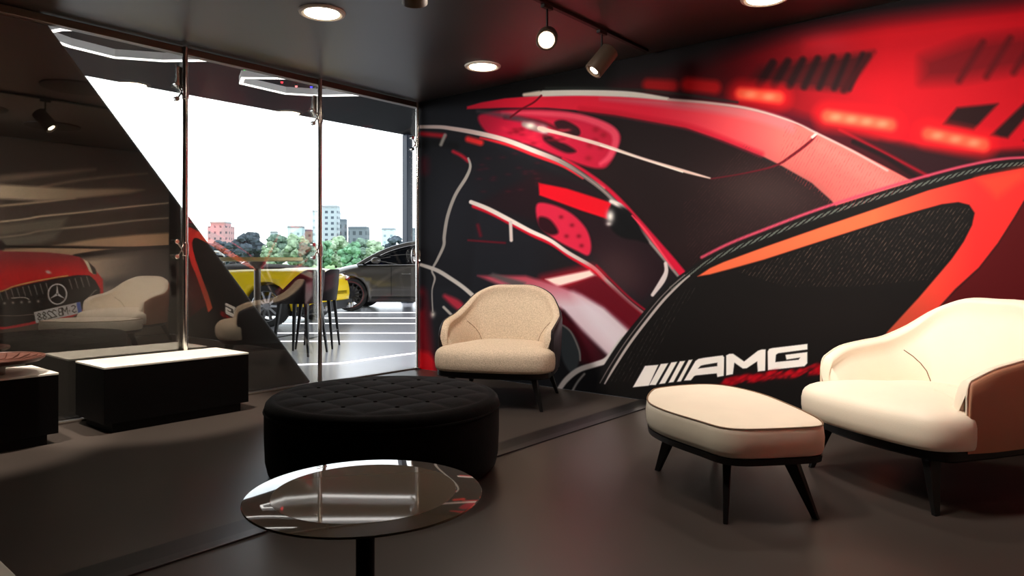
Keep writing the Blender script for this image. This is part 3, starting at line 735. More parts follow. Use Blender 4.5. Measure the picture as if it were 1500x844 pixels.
# ------------------------------------------------------------------ cream footstool
t = empty('footstool', (*R(.98, 3.30), 0), 0, 'cream leather footstool with rounded wedge top and four black splayed legs', 'footstool')
ox, oy = R(.98, 3.30)
top_px = [(947, 583), (952, 574), (961, 569), (992, 565), (1032, 563), (1069, 566), (1116, 577), (1162, 595), (1198, 612), (1207, 621), (1200, 625), (1171, 627), (1125, 629), (1085, 629.5), (1054, 626), (1023, 617), (977, 603), (952, 592)]
ol = [G(px, py, .385) for px, py in top_px]; ol = [(a-ox, b-oy) for a, b in ol]
ol = catmull(ol, 4, True)
cx0 = sum(p[0] for p in ol)/len(ol); cy0 = sum(p[1] for p in ol)/len(ol)
def inset(poly, d):
    out = []
    m = len(poly)
    for i in range(m):
        a, b = Vector(poly[(i-2) % m]), Vector(poly[(i+2) % m]); tt = (b-a).normalized(); nn = Vector((tt.y, -tt.x)); pp = Vector(poly[i])
        if nn.dot(pp-Vector((cx0, cy0))) < 0: nn = -nn
        q = pp-nn*d; out.append((q.x, q.y))
    return out
rr = [[(x, y, z) for x, y in inset(ol, d)] for z, d in ((.262, .02), (.268, .006), (.29, -.001), (.33, -.004), (.36, 0), (.378, .002), (.386, .012))]
lastp = inset(ol, .012)
for s, z in ((.9, .391), (.75, .398), (.5, .404), (.25, .407), (.02, .408)):
    rr.append([(cx0+(x-cx0)*s, cy0+(y-cy0)*s, z) for x, y in lastp])
MB().rings(rr).build('cushion', M['cream'], t, angle=70)
MB().tube([(x, y, .385) for x, y in inset(ol, .004)], .0034, 6, closed=True).build('piping', M['seam'], t)
MB().rings([[(x, y, .230) for x, y in inset(ol, .03)], [(x, y, .236) for x, y in inset(ol, .008)], [(x, y, .262) for x, y in inset(ol, .004)]]).build('base_frame', M['blackwood'], t, angle=50)
for (fx, fy), (ux, uy) in (((.735, 3.55), (.80, 3.48)), ((.86, 2.83), (.90, 2.94)), ((1.245, 2.88), (1.17, 2.98)), ((1.10, 3.80), (1.06, 3.70))):
    a = R(fx, fy); c = R(ux, uy); a = (a[0]-ox, a[1]-oy); c = (c[0]-ox, c[1]-oy)
    d = Vector((c[0]-a[0], c[1]-a[1])).normalized(); w = Vector((-d.y, d.x))
    def sq(c_, z, a_, b_): return [(c_[0]+d.x*i*a_+w.x*j*b_, c_[1]+d.y*i*a_+w.y*j*b_, z) for i, j in ((-1, -1), (1, -1), (1, 1), (-1, 1))]
    MB().rings([sq(a, 0, .014, .010), sq(c, .238, .036, .018)]).build('leg', M['blackwood'], t, bevel=.004)

# ------------------------------------------------------------------ black round ottoman with a tufted top
ox, oy = R(-.655, 3.62); t = empty('round_ottoman', (ox, oy, 0), TH, 'large round black velvet ottoman with diamond tufted top, between the glass table and the plinths', 'ottoman')
RO, HO = .588, .395
rings = []
N = 160
for r_, z in ((.50, 0), (.545, .006), (.572, .03), (.583, .08), (.588, .2), (.588, .32)):
    rings.append([(r_*math.cos(2*PI*j/N), r_*math.sin(2*PI*j/N), z) for j in range(N)])
MB().rings(rings).build('side_cover', M['velvet'], t, angle=60)
MB().tube([(.588*math.cos(2*PI*j/96), .588*math.sin(2*PI*j/96), .322) for j in range(96)], .006, 6, closed=True).build('piping', M['velvet'], t)
S_ = .125
def tuft(x, y):
    a = (x+y)/S_; b_ = (x-y)/S_
    va_ = abs(math.sin(PI*a/1.0*.5)); vb_ = abs(math.sin(PI*b_/1.0*.5))
    return .009*min(1, (va_*vb_)**.45)
rings = []
for i, (r_, z) in enumerate([(.586, .318), (.588, .335), (.582, .358), (.568, .372), (.552, .380)]+[(.54*(1-k/50)**1.0+.001, None) for k in range(50)]):
    ring = []
    for j in range(N):
        x, y = r_*math.cos(2*PI*j/N), r_*math.sin(2*PI*j/N)
        ring.append((x, y, z if z is not None else .376+tuft(x, y)*min(1, (.552-r_)/.05)+.006*min(1, (.552-r_)/.1)))
    rings.append(ring)
MB().rings(rings).build('tufted_top', M['velvet'], t, angle=80)
bt = None
for i in range(-9, 10):
    for j in range(-9, 10):
        u_, v_ = i*S_*2, j*S_*2
        x, y = (u_+v_)/2, (u_-v_)/2
        if math.hypot(x, y) < .5:
            if bt is None: bt = MB().sphere((0, 0, 0), .011, 12, 6, (1, 1, .45)).build('button', M['velvet'], t); bt.location = (x, y, .385)
            else:
                q = bt.copy(); COL.objects.link(q); q.parent = t; q.location = (x, y, .385)

# ------------------------------------------------------------------ round glass side table
tx, ty = R(-.387, 1.855); t = empty('side_table', (tx, ty, 0), TH, 'round side table with smoked glossy top and black pole, in front of the black ottoman', 'side table')
n_ = 96
MB().lathe([(.002, .4495), (.238, .4495), (.2385, .4490)], n_).build('inner_disc', M['tabletop'], t, angle=10)
MB().lathe([(.2385, .4490), (.3055, .4445), (.3075, .4425), (.3065, .4395), (.300, .4375), (.2385, .4375)], n_).build('glass_rim', M['tableedge'], t, angle=25)
MB().lathe([(.002, .4370), (.236, .4370), (.236, .4475), (.002, .4475)], n_).build('under_plate', M['blackwood'], t)
MB().lathe([(.03, .405), (.09, .432), (.09, .4365), (.001, .4365)], 48).build('top_flange', M['black'], t)
MB().cyl((0, 0, .012), (0, 0, .43), .0245, n=32).build('pole', M['black'], t)
MB().lathe([(.001, 0), (.19, 0), (.192, .004), (.186, .009), (.03, .016), (.001, .016)], 64).build('base_plate', M['black'], t)

# ------------------------------------------------------------------ display plinths along the glass
def plinth(y0, y1, label, x0=.058, x1=.525, h=.41, group='black display plinths along the glass wall'):
    t = empty('display_plinth', ((x0+x1)/2, (y0+y1)/2, 0), 0, label, 'plinth', group)
    a, c = (x1-x0)/2, (y1-y0)/2
    MB().box(-a, a, -c, c, .058, h-.012).build('body', M['black'], t, bevel=.002, smooth=False)
    MB().box(-a+.04, a-.012, -c+.05, c-.055, 0, .058).build('recessed_base', M['black'], t, smooth=False)
    MB().box(-a-.001, a+.001, -c-.001, c+.001, h-.012, h).build('marble_top', M['marble'], t, bevel=.0015, smooth=False)
    return t
plinth(-3.065, -2.115, 'long black plinth with bare white marble top, beside the glass wall')
plinth(-4.28, -3.31, 'black plinth with white marble top carrying the round wicker tray')
# the pale table corner nearest the viewer
cxn, cyn = R(-1.60, 1.98)
t = empty('marble_table', (*R(-1.78, 2.02), 0), 0, 'pale marble topped block whose corner shows at the bottom left edge', 'table')
# corner of the top seen at photo (0,820)-(25,844)
c1 = G(-30, 792, .35); c2 = G(62, 880, .35); 
ax = Vector((c2[0]-c1[0], c2[1]-c1[1])).normalized(); nrm = Vector((ax.y, -ax.x))
lc = Vector(G(-200, 860, .35))
if nrm.dot(lc-Vector(c1)) < 0: nrm = -nrm
t.location = (c1[0], c1[1], 0)
def quad(a0, a1, d0, d1): return [(ax.x*a+nrm.x*d, ax.y*a+nrm.y*d) for a, d in ((a0, d0), (a1, d0), (a1, d1), (a0, d1))]
MB().extrude(quad(0, .55, 0, .5), .338, .35).build('marble_top', M['marble'], t, bevel=.0015, smooth=False)
MB().extrude(quad(.003, .547, .003, .497), .05, .338).build('body', M['black'], t, smooth=False)
MB().extrude(quad(.04, .51, .04, .46), .0, .05).build('recessed_base', M['black'], t, smooth=False)

# wicker tray on its grey foot, on the left plinth
X_ = (-12-750)/F*4.35; wx, wy = R(X_, 4.35)
wx, wy = .325, -3.59
t = empty('wicker_tray', (wx, wy, .41), 0, 'round reddish wicker tray on a grey stone foot, on the left plinth', 'tray')
MB().cyl((0, 0, 0), (0, 0, .062), .07, .07, n=40).build('foot', M['stone'], t, bevel=.003)
MB().lathe([(.001, .060), (.15, .060), (.24, .072), (.262, .088), (.262, .096), (.254, .096), (.236, .082), (.15, .070), (.001, .070)], 72).build('tray', M['wicker'], t, angle=50)
b = MB().tube([(.259*math.cos(2*PI*j/72), .259*math.sin(2*PI*j/72), .096) for j in range(72)], .006, 6, closed=True); b.build('rim', M['wicker'], t)
b = MB()
for k in range(22):
    a = 2*PI*k/22; b.tube([(.02*math.cos(a), .02*math.sin(a), .073), (.15*math.cos(a+.15), .15*math.sin(a+.15), .074), (.25*math.cos(a+.3), .25*math.sin(a+.3), .092)], .004, 5)
b.build('woven_ribs', M['wicker'], t)

# ------------------------------------------------------------------ chrome poles of the glass wall
places = ['chrome pole at the corner where the glass wall meets the mural', 'chrome pole between the two right hand glass panes, behind the round ottoman', 'chrome pole rising behind the long marble topped plinth',
          'chrome pole behind the left plinth', 'chrome pole of the glass wall nearest the viewer']
for i, v in enumerate(PV[:5]):
    px_ = .034
    t = empty('chrome_pole', (px_, -v, 0), 0, places[i], 'pole', 'chrome poles along the glass wall')
    MB().cyl((0, 0, .0125), (0, 0, CEIL-.006), .019 if i else .016, n=32).build('tube', M['chrome'], t)
    MB().cyl((0, 0, .0125), (0, 0, .022), .03, n=32).build('foot_plate', M['chrome'], t, bevel=.002)
    if i == 0:
        for s, yy in ((1, -.075), ):
            pass
        MB().cyl((-.026, .004, .013), (-.026, .004, CEIL-.058), .007, n=16).build('slim_tube', M['chrome'], t)
        for yy in (-.052, .016):
            b = MB(); b.tube([(-.004+.0*math.cos(a), yy+.018*math.cos(a), 1.12+.068*math.sin(a)) for a in np.linspace(0, 2*PI, 40)[:-1]], .008, 8, closed=True)
            b.build('oval_pull', M['chrome'], t)
            MB().cyl((-.03, yy, 1.12), (0, yy, 1.12), .009, n=14).build('pull_stem', M['chrome'], t)
        zs = (2.22,)
    else: zs = (2.30, 1.15)
    for z in zs:
        s = -1
        b = MB().box(-.018, .016, -.022, .022, z-.04, z+.04); b.cyl((0, 0, z-.05), (0, 0, z+.05), .0225, n=24)
        cl = b.build('clamp', M['chrome'], t, bevel=.003)
        for dz in (-1, 1):
            MB().tube([(-.004, s*.018, z), (-.012, s*.032, z+dz*.02), (-.014, s*.046, z+dz*.048)], [.007, .006, .006], 8).build('arm', M['chrome'], cl)
            MB().cyl((-.0355, s*.056, z+dz*.055), (.0, s*.056, z+dz*.055), .017, n=24).build('glass_disc', M['chrome'], cl, bevel=.003)
        if i and z > 2: MB().box(-.034, -.026, -.05, -.004, z+.03, z+.19).build('patch_plate', M['chrome'], cl, bevel=.002)

# ------------------------------------------------------------------ ceiling downlights
def downlight(x, y, label):
    t = empty('downlight', (x, y, CEIL), 0, label, 'ceiling light', 'round ceiling downlights')
    MB().lathe([(.105, -.006), (.125, -.016), (.142, -.012), (.147, -.001), (.105, -.001)], 56).build('trim_ring', M['trimwhite'], t)
    MB().lathe([(.001, -.012), (.107, -.012), (.107, -.002), (.001, -.002)], 56).build('lens', M['lampcore'], t)
    area('downlight_lamp', (x, y, CEIL-.03), (x, y, 0), .2, LIGHTS['down'], WARM, spread=math.radians(130)).parent = None
    return t
DL = [(1.40, -2.115, 'round white downlight in the ceiling above the plinth side, larger of two seen whole'), (1.37, -.56, 'round white downlight in the ceiling above the beige armchair'),
      (3.66, -.58, 'round downlight cut by the top edge, above the white lettering'), (3.66, -2.6, 'round downlight over the cream armchair, out of view'), (1.4, -3.9, 'round downlight over the left plinth, out of view')]
for q in DL[:3]: downlight(*q)

# ------------------------------------------------------------------ track with spot heads
XT = 2.60
t = empty('ceiling_track', (XT, -1.6, CEIL), 0, 'thin black lighting track on the ceiling, parallel to the glass wall', 'track')
MB().box(-.016, .016, -1.6, 1.5, -.02, -.001).build('rail', M['trackblack'], t, bevel=.002)
def track_spot(y, aim, label, lens='lampcore', power=0, angle=60, aimz=0.4, lamp=True):
    x = XT; z = CEIL-.02
    t = empty('track_spotlight', (x, y, z), 0, label, 'spotlight', 'spotlights on the ceiling track')
    MB().box(-.015, .015, -.045, .045, -.022, 0).build('adapter', M['trackblack'], t, bevel=.003)
    MB().cyl((0, 0, -.145), (0, 0, -.02), .007, n=12).build('stem', M['trackblack'], t)
    c = Vector((0, 0, -.20)); d = (Vector(aim)-Vector((x, y, z))-c).normalized()
    lr = .044 if power else .03; u = d.orthogonal().normalized(); w = d.cross(u); LH = .10
    def ring(s, r): return [c+d*s+(u*math.cos(2*PI*j/36)+w*math.sin(2*PI*j/36))*r for j in range(36)]
    MB().rings([ring(-LH, .058), ring(-LH+.006, .064), ring(LH-.004, .064), ring(LH, .061), ring(LH, .050), ring(LH-.012, .048)]).build('housing', M['tracktan'], t, angle=40)
    MB().rings([ring(LH-.011, .001), ring(LH-.011, lr), ring(LH-.008, lr), ring(LH-.008, .001)]).build('lens', M[lens], t)
    if power:
        p = Vector((x, y, z))+c+d*(LH+.012); spot('track_lamp', p, aim, power, angle, .55, WARM, .03)
    return t
track_spot(-.72, (1.4, -2.3, 0), 'bronze cylinder spotlight on the track, turned down to the left')
track_spot(-1.34, (CAMX-.35, CAMY+.2, .75), 'glaring bright spotlight on the track facing the viewer', 'lamphot', LIGHTS['track'], 95)
track_spot(-2.43, (1.2, -1.0, 0), 'spotlight on the track just cut off by the top edge of the picture')

# unseen lights added to wash mural and car picture; spots for the plinths
area('added_mural_wash', (1.9, -2.4, CEIL-.03), (1.9, 0, .7), .5, LIGHTS['mural'], (1, .93, .88), spread=math.radians(105))
area('added_mural_wash', (4.1, -1.9, CEIL-.03), (4.1, 0, .7), .5, LIGHTS['mural'], (1, .93, .88), spread=math.radians(105))
for lx, ly, n_ in ((1.9, -2.4, 'aimed at the left half of the big print'), (4.1, -1.9, 'aimed at the right half of the big print'), (3.6, -2.2-.55, 'aimed at the car picture')):
    t = empty('added_washer', (lx, ly, CEIL), 0, 'added lamp housing out of view above, '+n_, 'ceiling light', 'added wall washers')
    MB().lathe([(.001, -.018), (.26, -.018), (.275, -.014), (.28, -.001), (.001, -.001)], 56).build('housing', M['trackblack'], t)  # housing added to give each wash light a source overhead
area('added_picture_wash', (3.6, -2.75, CEIL-.03), (W_R, -1.4, 1.2), .5, LIGHTS['carwall'], (1, .9, .8), spread=math.radians(130))  # unseen light added to brighten the car picture
spot('plinth_spot', (.75, -2.6, CEIL-.05), (.28, -2.6, .4), LIGHTS['plinth'], 42, .5, (1, .9, .78), .05)
spot('plinth_spot', (.75, -3.8, CEIL-.05), (.28, -3.8, .4), LIGHTS['plinth'], 42, .5, (1, .9, .78), .05)

# ------------------------------------------------------------------ outdoors: ground, grass, trees, buildings
M['asphalt'] = mat('asphalt', (160, 162, 168), .8, noise=(.4, .08))
M['grass'] = mat('lawn', (112, 146, 92), .9, noise=(.15, .2))
def camquad(X0, X1, Y0, Y1): return [R(X0, Y0), R(X1, Y0), R(X1, Y1), R(X0, Y1)]
b = MB().extrude(camquad(-90, 60, 5, 72), -.4, -.11); struct('ground', b, M['asphalt'], smooth=False)
b = MB().extrude(camquad(-260, 200, 72.1, 700), -.5, -.11); struct('ground', b, M['grass'], smooth=False)
rnd = random.Random(11)
def leafmat(name, c1):
    return mat(name, c1, .9, 0, .1, noise=(.9, .45))
LG = [leafmat('light green leaves', (150, 172, 146)), leafmat('mid green leaves', (108, 130, 118)), leafmat('blue green dark leaves', (74, 84, 94)), leafmat('olive leaves', (112, 120, 88)), leafmat('fresh green leaves', (112, 154, 124))]  # distance haze is mixed into the leaf colours
BARK = mat('bark', (64, 54, 48), .9)
def tree(px, top, wpx, Y, mi, label):
    X = (px-CX)/F*Y; x, y = R(X, Y); h = CAMH+(HY-top)*Y/F+.1; r = wpx*Y/F/2
    t = empty('tree', (x, y, -.11), 0, label, 'tree', 'trees across the lawn')
    MB().cyl((0, 0, 0), (0, 0, h*.5), h*.035, h*.02, n=10).build('trunk', BARK, t)
    b = MB()
    for k in range(46):
        a = rnd.uniform(0, 2*PI); q = rnd.random()**.5; zz = rnd.random()
        env = math.sin(PI*(.12+.80*zz))**.7
        cx, cy, cz = r*.78*q*env*math.cos(a), r*.78*q*env*math.sin(a), h*(.12+.78*zz)
        br = r*rnd.uniform(.16, .34); rr = []
        n1, m1 = 10, 6; ph = rnd.uniform(0, 9)
        for i in range(m1+1):
            la = -PI/2+PI*i/m1; ring = []
            for j in range(n1):
                lo = 2*PI*j/n1; d = br*(1+.28*math.sin(3*lo+ph+2*la)*math.cos(4*la+ph)+rnd.uniform(-.14, .14))
                ring.append((cx+d*math.cos(la)*math.cos(lo)+.001*j, cy+d*math.cos(la)*math.sin(lo), min(cz+d*.8*math.sin(la), h)))
            rr.append(ring)
        b.rings(rr)
    b.build('crown', LG[mi], t, angle=25)
for q in [(300, 356, 40, 150, 2, 'dark tree at the left end of the row, under the reddish apartment block'), (322, 350, 34, 163, 2, 'dark bluish tree left of the bar table, half hidden by the slanted wall'),
          (365, 340, 56, 150, 2, 'large dark blue green tree left of the paler green trees'), (342, 354, 36, 138, 2, 'low dark tree in front of the large dark one'), (407, 342, 46, 158, 1, 'mid green tree above the yellow car'),
          (396, 352, 34, 142, 0, 'pale green low tree above the roll hoops of the yellow car'), (436, 341, 50, 148, 0, 'pale green tree left of the chrome pole'), (452, 350, 40, 136, 1, 'green tree right above the bar stools, beside the chrome pole'),
          (474, 350, 34, 147, 4, 'fresh green tree immediately right of the chrome pole'), (492, 345, 44, 160, 0, 'pale tree below the tall tower'), (514, 354, 40, 137, 4, 'bright round topped green tree above the dark car bonnet'),
          (530, 346, 38, 151, 1, 'green tree below the flat dark office block'), (549, 351, 38, 139, 0, 'pale green tree right of the round topped one'), (576, 345, 42, 152, 2, 'dark tree beside the facade column'), (600, 348, 40, 164, 2, 'dark tree behind the facade column')]:
    tree(*q)
def facade_mat(name, wall, win, sx, sz, mortar=.35):
    m = mat(name, wall, .8); t = m.node_tree; bs = t.nodes['Principled BSDF']
    tcx = t.nodes.new('ShaderNodeTexCoord'); sp = t.nodes.new('ShaderNodeSeparateXYZ'); t.links.new(tcx.outputs['Object'], sp.inputs[0])
    ad = t.nodes.new('ShaderNodeMath'); ad.operation = 'ADD'; t.links.new(sp.outputs['X'], ad.inputs[0]); t.links.new(sp.outputs['Y'], ad.inputs[1])
    cb = t.nodes.new('ShaderNodeCombineXYZ'); t.links.new(ad.outputs[0], cb.inputs['X']); t.links.new(sp.outputs['Z'], cb.inputs['Y'])
    br = t.nodes.new('ShaderNodeTexBrick'); br.offset = 0; br.inputs['Scale'].default_value = 1
    br.inputs['Brick Width'].default_value = sx; br.inputs['Row Height'].default_value = sz; br.inputs['Mortar Size'].default_value = mortar*sz; br.inputs['Mortar Smooth'].default_value = .2
    br.inputs['Color1'].default_value = (*srgb(*win), 1); br.inputs['Color2'].default_value = (*srgb(*[c*.8 for c in win]), 1); br.inputs['Mortar'].default_value = (*srgb(*wall), 1)
    t.links.new(cb.outputs[0], br.inputs['Vector']); t.links.new(br.outputs['Color'], bs.inputs['Base Color']); return m
def building(px0, px1, top, Y, m, label, setback=None, rm=None):
    X0, X1 = (px0-CX)/F*Y, (px1-CX)/F*Y; h = CAMH+(HY-top)*Y/F+.5; w = X1-X0
    x, y = R((X0+X1)/2, Y); t = empty('building', (x, y, -.5), TH, label, 'building', 'far city buildings')
    if setback:
        MB().box(-w/2, w/2, 0, w*.8, 0, h*setback).build('body', m, t, smooth=False)
        MB().box(-w*.38, w*.38, w*.05, w*.7, h*setback, h).build('upper_storeys', m, t, smooth=False)
    else: MB().box(-w/2, w/2, 0, w*.8, 0, h-1.2).build('body', m, t, smooth=False)
    MB().box(-w*.5 if not setback else -w*.39, w*.5 if not setback else w*.39, -.2, w*.72, h-1.2 if not setback else h, h if not setback else h+.8).build('parapet', rm, t, smooth=False)
f_red = facade_mat('rose facade', (196, 150, 158), (104, 96, 112), 3.2, 3.4); f_grey = facade_mat('grey facade', (166, 176, 188), (84, 94, 112), 3.4, 3.2, .3)
f_pale = facade_mat('pale facade', (204, 222, 232), (170, 192, 208), 4, 4); f_dark = facade_mat('dark facade', (106, 114, 126), (78, 86, 98), 3.5, 4, .25); f_brown = facade_mat('brown facade', (130, 130, 120), (90, 90, 88), 4, 4)  # haze over the far city is put into these greyish pale colours
P_ = mat('grey parapet', (150, 156, 166), .8); PD = mat('dark parapet', (92, 100, 114), .8)
building(304, 334, 327, 400, f_red, 'rose grey apartment block above the trees left of the bar table', .93, P_)
building(396, 405, 339, 420, f_pale, 'small pale block just showing over the trees', None, P_)
building(421, 442, 331, 400, f_pale, 'pale violet flat roofed building left of the chrome pole', None, P_)
building(441, 456, 336, 425, f_brown, 'low dark brownish building beside the chrome pole', None, PD)
building(458, 472, 308, 410, f_pale, 'pale slim tower directly behind the chrome pole', None, P_)
building(471, 494, 301, 400, f_grey, 'tall grey tower with rows of windows, right of the chrome pole', None, P_)
building(493, 498, 309, 413, f_grey, 'narrow grey tower wing joined beside the tall tower', None, P_)
building(498, 507, 321, 396, f_dark, 'dark slim block right of the tall tower', None, PD)
building(510, 537, 332, 390, f_dark, 'dark flat roofed office block in the middle of the skyline', None, PD)
building(559, 578, 334, 430, f_pale, 'pale blue block left of the facade column', None, P_)
building(598, 614, 334, 400, f_dark, 'dark block right beside the facade column', None, PD)

# ------------------------------------------------------------------ showroom: light lines in the floor, pendant rings
def floorline(X0, X1, Y, label):
    a = R((X0+X1)/2, Y); w = (X1-X0)/2
    t = MB().box(-w, w, -.035, .035, 0.0, .004).build('floor_light_line', M['lineemit'], None, smooth=False)
    t.location = (a[0], a[1], 0); t.rotation_euler = (0, 0, TH); tag(t, label, 'light strip', 'white light lines in the showroom floor')
M['lineemit'] = emit_mat('white light line', (250, 248, 255), 3)
names = ['farthest', 'second farthest', 'third farthest', 'fourth farthest', 'nearest straight']
for k, (yy, n_) in enumerate(zip((458, 466, 474, 488, 500), names)):
    Y = CAMH*F/(yy-HY); floorline(-6.5, -.9, Y, n_+' of the straight white light lines across the showroom floor')
pts = [G(px, py) for px, py in ((380, 536), (448, 534), (500, 532), (550, 525), (604, 518), (660, 512))]
pts = catmull(pts, 6); b = MB()
rr = []
for i, p in enumerate(pts):
    a = Vector(pts[max(i-1, 0)]); c = Vector(pts[min(i+1, len(pts)-1)]); d = (c-a).normalized(); n = Vector((-d.y, d.x))*.03
    rr.append([(p[0]-n.x, p[1]-n.y, 0), (p[0]+n.x, p[1]+n.y, 0), (p[0]+n.x, p[1]+n.y, .004), (p[0]-n.x, p[1]-n.y, .004)])
tag(b.rings(rr).build('floor_light_line', M['lineemit'], None, smooth=False), 'curved white light line in the showroom floor, nearest the glass wall', 'light strip', 'white light lines in the showroom floor')

def pendant(pxs, z, label):
    P = [Vector(G(a, c, z)) for a, c in pxs]; cen = sum(P, Vector((0, 0)))/len(P)
    t = empty('ring_pendant', (cen.x, cen.y, H2), 0, label, 'pendant light', 'angular ring pendants in the showroom')
    P = [p-cen for p in P]; m = len(P); zz = z-H2
    if sum(P[i].x*P[(i+1) % m].y-P[(i+1) % m].x*P[i].y for i in range(m)) < 0: P = P[::-1]
    def off(d):
        out = []
        for i in range(m):
            a, b_, c = P[i-1], P[i], P[(i+1) % m]; d1 = (b_-a).normalized(); d2 = (c-b_).normalized()
            n1 = Vector((d1.y, -d1.x)); n2 = Vector((d2.y, -d2.x)); bi = (n1+n2).normalized(); q = d/max(.4, bi.dot(n1)); out.append(b_+bi*q)
        return out
    o, i_ = off(.03), off(-.03)
    rr = [[(o[k].x, o[k].y, zz+.004), (o[k].x, o[k].y, zz+.115), (i_[k].x, i_[k].y, zz+.115), (i_[k].x, i_[k].y, zz+.004)] for k in range(m)]
    MB().rings(rr, closed=True).build('ring_body', M['fixture'], t, smooth=False)
    o2, i2 = off(.029), off(-.029)
    rr = [[(o2[k].x, o2[k].y, zz-.012), (o2[k].x, o2[k].y, zz+.004), (i2[k].x, i2[k].y, zz+.004), (i2[k].x, i2[k].y, zz-.012)] for k in range(m)]
    MB().rings(rr, closed=True).build('light_strip', M['ledwhite'], t, smooth=False)
    for k in range(0, m, 2): MB().cyl((P[k].x, P[k].y, zz+.115), (P[k].x, P[k].y, -.002), .004, n=6).build('cable', M['trackblack'], t)
pendant([(52, 50), (103, 68), (168, 84), (240, 89), (322, 88), (440, 87), (480, 74), (440, 46), (240, 43), (90, 43)], 4.1, 'large angular white light ring hanging left, seen past the slanted wall')
pendant([(353, 122), (418, 137), (470, 140), (545, 139), (650, 138), (700, 130), (650, 116), (445, 115), (356, 114)], 4.1, 'angular white light ring hanging in the showroom between the two chrome poles')
for px, py, c, n_ in ((359, 103, (40, 255, 80), 'green'), (456, 127, (60, 60, 255), 'blue'), (413, 120, (255, 50, 60), 'red'), (434, 126, (255, 110, 110), 'pink')):  # tiny coloured glowing points under the ceiling
    x, y = G(px, py, H2-.03)
    t = empty('coloured_dot', (x, y, H2), 0, 'tiny glowing %s dot on the dark showroom ceiling beside the angular light ring' % n_, 'lamp', 'tiny coloured dots on the showroom ceiling')
    MB().lathe([(.001, -.03), (.03, -.03), (.038, -.001), (.001, -.001)], 16).build('housing', M['trackblack'], t)
    MB().sphere((0, 0, -.034), .024, 10, 6).build('lens', emit_mat(n_+' dot', c, 4), t)

# ------------------------------------------------------------------ bar table and stools beyond the glass
X_ = (377-CX)/F*8.2; x, y = R(X_, 8.2)
t = empty('bar_table', (x, y, 0), TH, 'round pale oak bar table on one slim post, in the showroom', 'table')
MB().lathe([(.001, 1.065), (.49, 1.065), (.51, 1.075), (.51, 1.108), (.505, 1.112), (.001, 1.112)], 64).build('tabletop', M['oak'], t)
MB().lathe([(.038, .02), (.038, .98), (.095, 1.04), (.10, 1.064), (.001, 1.064)], 32).build('post', M['steelpost'] if 'steelpost' in M else M['steel'], t)
MB().lathe([(.001, 0), (.25, 0), (.25, .01), (.04, .03), (.001, .03)], 48).build('base_plate', M['black'], t)
def stool(X, Y, fx, fy, label):
    x, y = R(X, Y); t = empty('bar_stool', (x, y, 0), rot_facing(fx, fy), label, 'bar stool', 'dark bar stools at the bar table')
    path = shell_profile(.47, .46, .97, .80, 42); n = len(path); rr = []
    for i, (a, c, h) in enumerate(path):
        v = Vector((a, c-.01)).normalized(); zb = .60; e = abs(i/(n-1)-.5)*2
        h = .97 - .30*max(0, (e-.35)/.65)**1.3
        rr.append([(a-v.x*.03, c-v.y*.03, zb), (a-v.x*.03+v.x*.01, c-v.y*.03, h-.01), (a+v.x*.005, c+v.y*.005, h), (a+v.x*.02, c+v.y*.02, h-.012), (a+v.x*.01, c+v.y*.01, (h+zb)/2), (a-v.x*.015, c-v.y*.015, zb-.012)])
    MB().rings(rr).build('backrest', M['chairwood'], t, angle=50)
    cu = catmull([(-.20, -.2), (-.12, -.245), (.12, -.245), (.20, -.2), (.20, .08), (.12, .19), (-.12, .19), (-.20, .08)], 4, True)
    MB().rings([[(a*s, c*s, z) for a, c in cu] for s, z in ((.94, .585), (1, .60), (1.01, .63), (.98, .655), (.85, .668), (.4, .673))]).build('seat', M['chairwood'], t, angle=60)
    for sx, sy in ((-1, -1), (1, -1), (-1, 1), (1, 1)):
        def sq(cx, cy, z, q): return [(cx-q, cy-q, z), (cx+q, cy-q, z), (cx+q, cy+q, z), (cx-q, cy+q, z)]
        MB().rings([sq(sx*.22, sy*.22, 0, .011), sq(sx*.165, sy*.165, .59, .021)]).build('leg', M['blackwood'], t, bevel=.003)
    for s in (-1, 1): MB().cyl((-.205, s*.205, .2), (.205, s*.205, .2), .008, n=10).build('foot_rail', M['blackwood'], t)
stool((440-CX)/F*8.1, 8.1, -.97, .22, 'dark bar stool nearer the glass wall, its low rounded back turned to the chrome pole')
stool((466-CX)/F*8.75, 8.75, -.98, -.05, 'dark bar stool farther back, its back showing right of the chrome pole')

# ------------------------------------------------------------------ cars
M['yellow'] = mat('yellow car paint', (255, 214, 0), .3, 0, .5, coat=.3)
M['greypaint'] = mat('graphite car paint', (82, 78, 74), .28, .35, .5, coat=.6)
M['softtop'] = mat('dark soft top', (58, 54, 56), .8)
M['tyre'] = mat('tyre rubber', (22, 21, 22), .8)
M['alloy'] = mat('silver alloy', (205, 205, 208), .2, .9)
M['darkalloy'] = mat('dark alloy', (50, 50, 54), .35, .7)
M['carglass'] = mat('dark car glass', (14, 16, 20), .06, 0, .7)
M['redline'] = mat('red rim line', (92, 30, 28), .5)
M['lampred'] = mat('red tail lamp', (150, 12, 16), .2)
M['chromeline'] = mat('bright window line', (214, 212, 208), .15, 1)
M['disc'] = mat('brake disc', (120, 118, 118), .4, .8)
M['blackplastic'] = mat('black plastic', (20, 20, 22), .5)
def boolcut(o, cutters):
    for c in cutters:
        md = o.modifiers.new('cut', 'BOOLEAN'); md.operation = 'DIFFERENCE'; md.solver = 'EXACT'; md.object = c
    dg = bpy.context.evaluated_depsgraph_get(); me = bpy.data.meshes.new_from_object(o.evaluated_get(dg)); o.modifiers.clear(); o.data = me
    for c in cutters: bpy.data.objects.remove(c)
